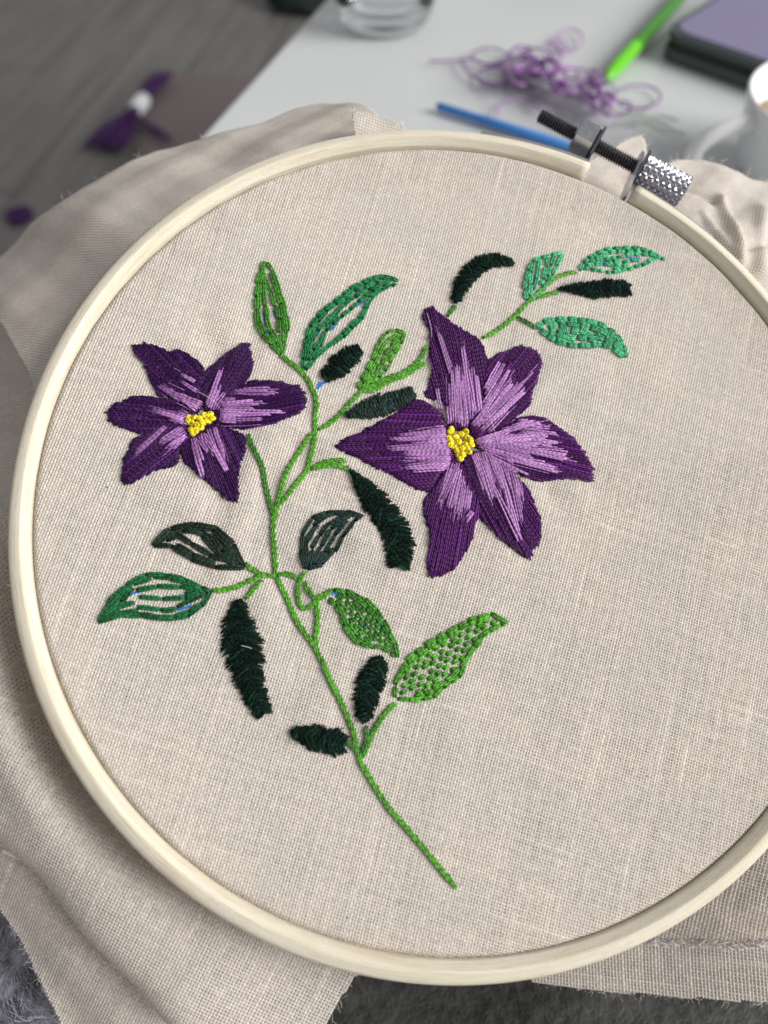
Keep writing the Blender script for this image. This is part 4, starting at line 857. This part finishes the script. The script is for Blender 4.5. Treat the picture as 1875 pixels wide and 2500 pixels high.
hair([(1040, 770), (1050, 800), (1052, 830)], .03, 1.3); hair([(590, 1577), (605, 1580), (616, 1584)], .05, 1.3)
hair([(1190, 1010), (1205, 1060), (1215, 1100)], .025, 1.4)
o = hb.build('stray_hairs', M_lint, cloth); o['kind'] = 'stuff'

# ================================================================== UNDER THE HOOP
def terrain(name, label, poly_center, sx, sy, zc, m, nf, cat=None, kind=None, res=90):
    mb = MB(); xs = np.linspace(poly_center[0] - sx, poly_center[0] + sx, res); ys = np.linspace(poly_center[1] - sy, poly_center[1] + sy, res)
    X, Y = np.meshgrid(xs, ys, indexing='ij'); Zv = zc + nf(X, Y); edge = np.minimum(np.minimum(X - xs[0], xs[-1] - X), np.minimum(Y - ys[0], ys[-1] - Y)); Zv = Zv - 14 * np.exp(-edge / 6)
    v = np.stack([X, Y, Zv], 2).reshape(-1, 3); f = [(i * res + j, (i + 1) * res + j, (i + 1) * res + j + 1, i * res + j + 1) for i in range(res - 1) for j in range(res - 1)]
    k = len(v); bot = v.copy(); bot[:, 2] -= 9
    bd = [(i * res, (i + 1) * res) for i in range(res - 1)] + [((i + 1) * res + res - 1, i * res + res - 1) for i in range(res - 1)] + [(j + 1, j) for j in range(res - 1)] + [((res - 1) * res + j, (res - 1) * res + j + 1) for j in range(res - 1)]
    mb.add(np.concatenate([v, bot]), f + [tuple(q + k for q in x[::-1]) for x in f] + [(q, p, p + k, q + k) for p, q in bd])
    o = mb.build(name, m, None, (poly_center[0], poly_center[1], zc), mw=hoop_at(poly_center[0], poly_center[1], zc))
    tag(o, label, cat, None, kind); return o
M_lap = mat('dark_brushed_fabric', (.022, .022, .021), .95, sheen=.4, spec=.1); n = N(M_lap)
tx = n.noise(n.n('ShaderNodeTexCoord').outputs['Object'], 260, 4, .7); n.l(n.ramp(tx, [(.3, (.012, .012, .012)), (.75, (.055, .055, .052))]), n.b.inputs['Base Color']); n.bump(tx, 1, .002)
terrain('dark_blanket', 'dark charcoal brushed fabric under the hoop, seen at the bottom edge', (10, -60), 150, 95, -62, M_lap, noisef(.05, 2.2, 31), cat='blanket')
M_fl = mat('grey_fleece', (.2, .2, .22), .95, sheen=.5, spec=.1); n = N(M_fl)
tx = n.noise(n.n('ShaderNodeTexCoord').outputs['Object'], 170, 5, .7); n.l(n.ramp(tx, [(.36, (.12, .12, .14)), (.5, (.34, .34, .40)), (.64, (.62, .62, .70))]), n.b.inputs['Base Color']); n.bump(tx, 1, .003)
flc = hp(60, 2430, -38)
nfl = noisef(.16, 1.6, 41)
fle = terrain('fleece_throw', 'fluffy grey fleece throw at the bottom left corner under the cloth', (flc[0] - 6, flc[1] - 5), 34, 42, -38, M_fl, nfl, cat='throw')
fm = MB()
for _ in range(5200):
    x = flc[0] - 6 + random.uniform(-30, 30); y = flc[1] - 5 + random.uniform(-38, 38); z = -38 + float(nfl(x, y)); a_ = 2.2 * math.sin(x * .22) + 1.6 * math.cos(y * .19) + random.uniform(-.5, .5); l = random.uniform(2, 4.2)
    fm.tube([(x, y, z - .3), (x + math.cos(a_) * l * .4, y + math.sin(a_) * l * .4, z + l * .38), (x + math.cos(a_) * l, y + math.sin(a_) * l, z + l * .42)], .11, 3, closed_ends=False)
fo = fm.build('pile', M_fl, fle, (flc[0] - 6, flc[1] - 5, -38)); fo['kind'] = 'stuff'

# ================================================================== TABLE AND FLOOR
def wbox(mb, pts2d, z0, z1):
    k = len(pts2d); v = [(x, y, z0) for x, y in pts2d] + [(x, y, z1) for x, y in pts2d]
    mb.add(v, [tuple(range(k))[::-1], tuple(range(k, 2 * k))] + [(q, (q + 1) % k, (q + 1) % k + k, q + k) for q in range(k)])
def wbuild(mb, name, m, parent=None, loc=(0, 0, 0), smooth=False, bevel=0):
    o = mb.build(name, m, parent, loc, smooth, scale=1.0)
    if parent is None: o.location = loc
    if bevel:
        b = o.modifiers.new('bevel', 'BEVEL'); b.width = bevel; b.segments = 3; b.limit_method = 'ANGLE'
    return o
M_floor = mat('grey_laminate', (.12, .12, .12), .5, spec=.3); n = N(M_floor)
obj_ = n.n('ShaderNodeTexCoord').outputs['Object']
fg = n.noise(n.scaled(obj_, (1.2, 14, 1)), 3, 4, .6); n.l(n.ramp(fg, [(.3, (.115, .112, .108)), (.7, (.21, .202, .193))]), n.b.inputs['Base Color'])
FZ = -.45
# floorboards run with the table edge
e0 = wp(500, 318, 0); e1_ = wp(790, 0, 0); ed = (e1_ - e0).normalized(); er = Vector((ed.y, -ed.x, 0))
fa = (wp(40, 470, FZ)); fb_ = wp(420, 0, FZ); fd = (fb_ - fa).normalized(); fn = Vector((fd.y, -fd.x, 0)); ang_f = math.atan2(fd.y, fd.x)
fl0 = MB(); wbox(fl0, [(-4, -3), (4, -3), (4, 5), (-4, 5)], -.02, -.012)
flo = wbuild(fl0, 'floor', M_floor); flo.location = (0, 0, FZ); tag(flo, kind='structure')
flo.rotation_euler.z = ang_f
bw = .13
bm_ = None
for i in range(-6, 8):
    for j in range(-1, 3):
        if bm_ is None:
            mb = MB(); wbox(mb, [(0, .002), (1.2 - .003, .002), (1.2 - .003, bw - .002), (0, bw - .002)], -.0119, 0); bo = wbuild(mb, 'floorboard', M_floor, flo, bevel=.0012); bm_ = bo.data
        else:
            bo = bpy.data.objects.new('floorboard', bm_); COL.objects.link(bo); bo.parent = flo
            b = bo.modifiers.new('bevel', 'BEVEL'); b.width = .0012; b.segments = 2
        pw = Matrix.Rotation(-ang_f, 4, 'Z') @ Vector((fa.x, fa.y, 0))
        bo.location = (pw.x + j * 1.2 - 1.2 + (i % 3) * .37, pw.y + i * bw, 0)
M_table = mat('white_tabletop', (.60, .63, .64), .30, spec=.5); n = N(M_table)
tn = n.noise(n.n('ShaderNodeTexCoord').outputs['Object'], 6, 3); n.l(n.ramp(tn, [(.3, (.53, .55, .555)), (.7, (.60, .62, .62))]), n.b.inputs['Base Color'])
a0 = e0 - ed * .16; a1 = e1_ + ed * .5; tb = MB()
wbox(tb, [(a0.x, a0.y), (a0.x + er.x * 1.1, a0.y + er.y * 1.1), (a1.x + er.x * 1.1, a1.y + er.y * 1.1), (a1.x, a1.y)], -.022, 0)
tab = bpy.data.objects.new('side_table', None); COL.objects.link(tab); cen = (a0 + a1) / 2 + er * .55; tab.location = (cen.x, cen.y, FZ)
tag(tab, 'white table with a plain glossy top, beyond the hoop', 'table')
wbuild(tb, 'tabletop', M_table, tab, (cen.x, cen.y, FZ), bevel=.003)
for q0, q1 in ((a0, .06), (a1, .06)):
    for off_ in (.06, 1.04):
        s_ = 1 if q0 is a0 else -1; p = q0 + er * off_ + ed * s_ * .06; mb = MB()
        wbox(mb, [(p.x - .025, p.y - .025), (p.x + .025, p.y - .025), (p.x + .025, p.y + .025), (p.x - .025, p.y + .025)], FZ, -.0225); wbuild(mb, 'leg', M_table, tab, (cen.x, cen.y, FZ), bevel=.002)
bpy.context.view_layer.update()
# glass of water
M_glass = mat('clear_glass', (.97, .985, 1.0), .02, trans=1.0, ior=1.48); M_water = mat('water', (.97, .99, 1), .0, trans=1.0, ior=1.33)
gc = wp(940, 62, 0); gc = gc + Vector((0, .004, 0))
gls = bpy.data.objects.new('drinking_glass', None); COL.objects.link(gls); gls.location = (gc.x, gc.y, .0005); tag(gls, 'clear drinking glass standing on the white table at the top edge', 'glass')
def rev(prof, seg=56):
    mb = MB(); th = np.arange(seg) * 2 * math.pi / seg; k = len(prof); v = []
    for r_, z in prof: v += [(r_ * math.cos(t), r_ * math.sin(t), z) for t in th]
    f = [(i * seg + q, i * seg + (q + 1) % seg, (i + 1) * seg + (q + 1) % seg, (i + 1) * seg + q) for i in range(k - 1) for q in range(seg)]
    mb.add(v, f); return mb
gp = [(.0005, 0), (.019, .0), (.0235, .0015), (.026, .006), (.029, .02), (.034, .06), (.038, .105), (.0384, .106), (.0366, .105), (.0326, .06), (.0275, .022), (.0245, .0125), (.018, .0095), (.0005, .009)]
rev(gp).build('glass_body', M_glass, gls, scale=1)
rev([(.0005, .0093), (.018, .0098), (.0244, .0128), (.0274, .022), (.031, .050), (.0005, .050)]).build('water_fill', M_water, gls, scale=1)
# threads on the table
M_skein = floss('violet_floss', (.25, .09, .34), .6, .3); M_skeinl = floss('light_violet_floss', (.42, .20, .50), .6, .3); M_gth = floss('pale_green_floss', (.42, .52, .42), .6, .3)
c10 = crop(1000, 50, .42194)
def wcurve(mb, pts, r_, z=.0015, zj=.0):
    q = [tuple(wp(a, b, z + random.uniform(0, zj))) for a, b in pts]
    q = smoothp(q, 2); mb.tube(np.array(q) * 1000, r_, 6)
def tangle(label, lst, m, name='thread_tangle'):
    org = wp(*lst[0][0][0][0], 0) if False else wp(1300, 200, 0)
    t = bpy.data.objects.new(name, None); COL.objects.link(t); t.location = org; tag(t, label, 'embroidery thread')
    for pts, r_, mm, z, zj, nm in lst:
        mb = MB()
        for p in pts:
            wcurve(mb, p, r_, z, zj)
            if nm != 'strands': mb.build(nm, mm, t, tuple(org * 1000)); mb = MB()
        if nm == 'strands': mb.build(nm, mm, t, tuple(org * 1000))['kind'] = 'stuff'
    return t
def ell(cx, cy, rx, ry, n_=14, a0=0, sweep=6.6, rot=0):
    o_ = []
    for i in range(n_ + 1):
        a = a0 + sweep * i / n_; x = rx * math.cos(a); y = ry * math.sin(a); o_.append((cx + x * math.cos(rot) - y * math.sin(rot), cy + x * math.sin(rot) + y * math.cos(rot)))
    return c10(o_)
rl = random.Random(4); squig = []; squigl = []
for k in range(44):
    t = rl.random(); cx = 620 + 540 * t + rl.gauss(0, 26); cy = 210 + 260 * t + rl.gauss(0, 42)
    (squig if k % 2 else squigl).append(ell(cx, cy, rl.uniform(30, 95), rl.uniform(18, 55), 10, rl.uniform(0, 6), rl.uniform(3.5, 7), rl.uniform(-.3, .9)))
tangle('tangled heap of violet embroidery thread with loose loops on the white table', [
 ([ell(460, 205, 100, 48), ell(480, 325, 88, 60), ell(590, 310, 45, 40), c10([(110, 235), (250, 232), (360, 220), (460, 262), (560, 250), (630, 200), (700, 150)]), c10([(290, 230), (330, 300), (420, 350), (520, 380), (650, 370), (800, 410)])], .48, M_skein, .002, .002, 'loop'),
 ([ell(1320, 440, 135, 70), c10([(1020, 430), (1120, 430), (1200, 450)])], .48, M_skein, .002, .002, 'loop'),
 ([ell(930, 110, 75, 62), ell(850, 150, 60, 40), c10([(500, 560), (510, 490), (580, 455), (680, 460), (760, 520)]), c10([(820, 290), (950, 270), (1080, 300), (1060, 340)])], .45, M_skeinl, .002, .001, 'loop'),
 (squig, .42, M_skein, .002, .012, 'strands'), (squigl, .48, M_skeinl, .003, .012, 'strands'), ], None)
tg = tangle('few pale green threads lying on the table behind the knurled knob', [([c10([(1250, 530), (1400, 560), (1520, 640), (1600, 660)]), c10([(1300, 600), (1420, 540), (1560, 580)]), c10([(1180, 590), (1330, 580), (1480, 650)])], .5, M_gth, .0015, .001, 'strands')], None, 'loose_threads')
# pens
def rod(name, label, cat, p0, p1, secs, r_, z0, z1, parts):
    A = wp(*p0, z0); B = wp(*p1, z1); d = (B - A); L = d.length; q = d.to_track_quat('Z', 'Y')
    o = bpy.data.objects.new(name, None); COL.objects.link(o); o.location = A; o.rotation_euler = q.to_euler(); tag(o, label, cat)
    for nm, prof_, m in parts: rev([(max(r_ * a, 1e-5), L * b) for a, b in prof_], 24).build(nm, m, o, scale=1)
    return o
M_pg = mat('bright_green_plastic', (.13, .52, .02), .3, trans=.0); M_pgd = mat('dark_green_plastic', (.05, .22, .02), .35); M_pb = mat('blue_plastic', (.05, .22, .58), .35); M_tip = metal('steel_tip', (.3, .3, .3), .3)
rod('green_pen', 'bright green pen lying on the table beside the lilac case', 'pen', (1462, 212), (1680, -30), 0, .0036, .006, .006, [
 ('tip', [(.02, 0), (.25, .03), (.3, .07)], M_tip), ('grip', [(.3, .07), (.85, .10), (1, .20), (1, .36)], M_pg), ('barrel', [(1.0, .36), (1.03, .365), (1.0, 1.0), (.01, 1.0)], M_pgd)])
rod('blue_pen', 'slim blue pen lying on the table behind the hoop\'s upper rim', 'pen', (1066, 258), (1420, 368), 0, .0021, .003, .003, [
 ('cap', [(.01, 0), (.7, .005), (.9, .02), (.95, .30)], M_pb), ('barrel', [(.95, .30), (1.0, .305), (1.0, .99), (.01, 1.0)], M_pb)])
# lilac device in its dark case
M_lil = mat('lilac_cover', (.21, .19, .31), .5); M_blk = mat('black_rubber', (.012, .014, .015), .5); M_gry = mat('dark_grey_rim', (.07, .08, .085), .45)
dz0 = .0; n0 = wp(1600, 142, 0); n1 = wp(1850, 232, 0); dn = (n1 - n0).normalized(); up_ = wp(1664, 0, 0); du = Vector((-dn.y, dn.x, 0))
dev = bpy.data.objects.new('tablet_case', None); COL.objects.link(dev); dev.location = n0; tag(dev, 'lilac tablet case with a dark rim, lying on the table at the top right corner', 'tablet case')
def rrect(o_, w_, h_, r_, k=6):
    pts = []
    for cx, cy, a in ((w_ - r_, r_, -math.pi / 2), (w_ - r_, h_ - r_, 0), (r_, h_ - r_, math.pi / 2), (r_, r_, math.pi)):
        for i in range(k + 1):
            t = a + i * math.pi / 2 / k; x = cx + r_ * math.cos(t); y = cy + r_ * math.sin(t); p = o_ + dn * x + du * y; pts.append((p.x, p.y))
    return pts
for nm, ins, za, zb, m in (('base_shell', .0, .0005, .006, M_gry), ('black_edge', .0008, .0062, .0095, M_blk), ('cover', .0, .0097, .0135, M_gry), ('lilac_panel', .003, .0137, .0142, M_lil)):
    mb = MB(); wbox(mb, rrect(n0 + dn * ins + du * ins, .20 - 2 * ins, .14 - 2 * ins, .010), za, zb); wbuild(mb, nm, m, dev, tuple(n0), bevel=.0006)
# white mug with handle
M_mug = mat('white_glaze', (.80, .81, .82), .15, spec=.6); M_cof = mat('milky_coffee', (.28, .19, .11), .3)
rim = wp(1830, 235, .037); mc = rim + Vector((.040, -.004, 0)); mug = bpy.data.objects.new('coffee_mug', None); COL.objects.link(mug); mug.location = (mc.x, mc.y, .0005); tag(mug, 'white mug of milky coffee cut off by the right edge of the picture', 'mug')
rev([(.0005, 0), (.028, 0), (.031, .002), (.0345, .008), (.0385, .026), (.0402, .0365), (.0396, .0375), (.0385, .0365), (.0365, .026), (.032, .009), (.029, .006), (.0005, .005)]).build('mug_body', M_mug, mug, scale=1)
rev([(.0356, .0228), (.0005, .0230)]).build('coffee', M_cof, mug, scale=1)
hm = MB(); ha = math.atan2(-.12, -.99); hx, hy = math.cos(ha), math.sin(ha); pts = []
for i in range(13):
    t = math.pi * i / 12; rr_ = .036 + .023 * math.sin(t); z = .0195 + .0115 * math.cos(t); pts.append((hx * rr_ * 1000, hy * rr_ * 1000, z * 1000))
hm.tube(pts, 3.4, 12, taper=False); hm.build('handle', M_mug, mug)
# floor things
M_label = mat('white_paper', (.75, .76, .80), .7); M_pk = mat('dusty_pink_paper', (.165, .135, .137), .8); M_skd = floss('aubergine_floss', (.055, .012, .09), .6, .4)
s0 = wp(262, 372, FZ + .008); s1 = wp(402, 196, FZ + .008); sdv = (s1 - s0); SLn = sdv.length; sdv.normalize(); sn_ = Vector((sdv.y, -sdv.x, 0))
sk = bpy.data.objects.new('thread_skein', None); COL.objects.link(sk); sk.location = (s0.x, s0.y, FZ); tag(sk, 'dark purple skein of embroidery thread with a white paper band, lying on the grey floor', 'thread skein')
mb = MB(); rk = random.Random(9)
for k in range(34):
    o1 = rk.gauss(0, 1); o2 = rk.gauss(0, 1); pts = []
    for i in range(12):
        t = i / 11; sp = .010 * (abs(t - .58) * 2.0 + .35); p = s0 + sdv * SLn * (t * 1.02) + sn_ * (o1 * sp + (.012 * math.sin(k) if t < .3 else 0)); pts.append((p.x * 1000, p.y * 1000, (FZ + .012 + o2 * .004 + .004) * 1000))
    mb.tube(pts, 2.2, 5)
for k in range(14):
    pts = []
    for i in range(8):
        t = i / 7; p = s0 + sdv * SLn * (.42 - .22 * t) + sn_ * (.01 + .075 * t + rk.uniform(-.006, .006)); pts.append((p.x * 1000, p.y * 1000, (FZ + .010 + rk.uniform(0, .006)) * 1000))
    mb.tube(pts, 2.2, 5)
mb.build('strands', M_skd, sk, (s0.x * 1000, s0.y * 1000, FZ * 1000))
mb = MB(); pts = [s0 + sdv * SLn * t for t in (.47, .49, .56, .63, .65)]; mb.tube([(p.x * 1000, p.y * 1000, (FZ + .016) * 1000) for p in pts], [10, 12, 12.5, 12, 10], 16, taper=False)
mb.build('paper_band', M_label, sk, (s0.x * 1000, s0.y * 1000, FZ * 1000))
def flat(name, label, cat, px, z, th_, m):
    q = [wp(a, b, z) for a, b in px]; mb = MB(); wbox(mb, [(p.x, p.y) for p in q][::-1] if False else [(p.x, p.y) for p in q], z, z + th_); o = wbuild(mb, name, m, None, (q[0].x, q[0].y, z)); tag(o, label, cat); return o
flat('pink_paper', 'dusty pink sheet of paper on the floor half under the table edge', 'paper', [(300, 470), (640, 470), (640, 190), (420, 180), (355, 300)], FZ + .0012, .0008, M_pk)
def clump(name, label, cat, px, py, rad, m, nk, seed, r_):
    o_ = wp(px, py, FZ); t = MB(); q = random.Random(seed)
    for k in range(nk):
        a = q.uniform(0, 6.28); pts = []
        for i in range(9):
            a += q.uniform(.4, 1.0); rad_ = rad * q.uniform(.3, 1); pts.append((rad_ * math.cos(a), rad_ * math.sin(a), r_ + q.uniform(0, rad * .5)))
        t.tube(smoothp(pts, 1), r_, 6)
    ob = t.build(name, m, None); ob.location = o_; tag(ob, label, cat); return ob
clump('thread_scrap', 'small dark purple thread scrap on the floor at the left edge', 'embroidery thread', 52, 535, 20, M_skd, 16, 3, 2.5)
M_dg = mat('dark_green_cloth', (.012, .022, .018), .9)
clump('dark_bundle', 'very dark green bundle on the floor behind the table corner at the top', 'bundle', 742, 8, 75, M_dg, 60, 5, 13)
print('objects', len(bpy.data.objects))
print('tris', sum((len(o.data.polygons) * 2) for o in bpy.data.objects if o.type == 'MESH'))
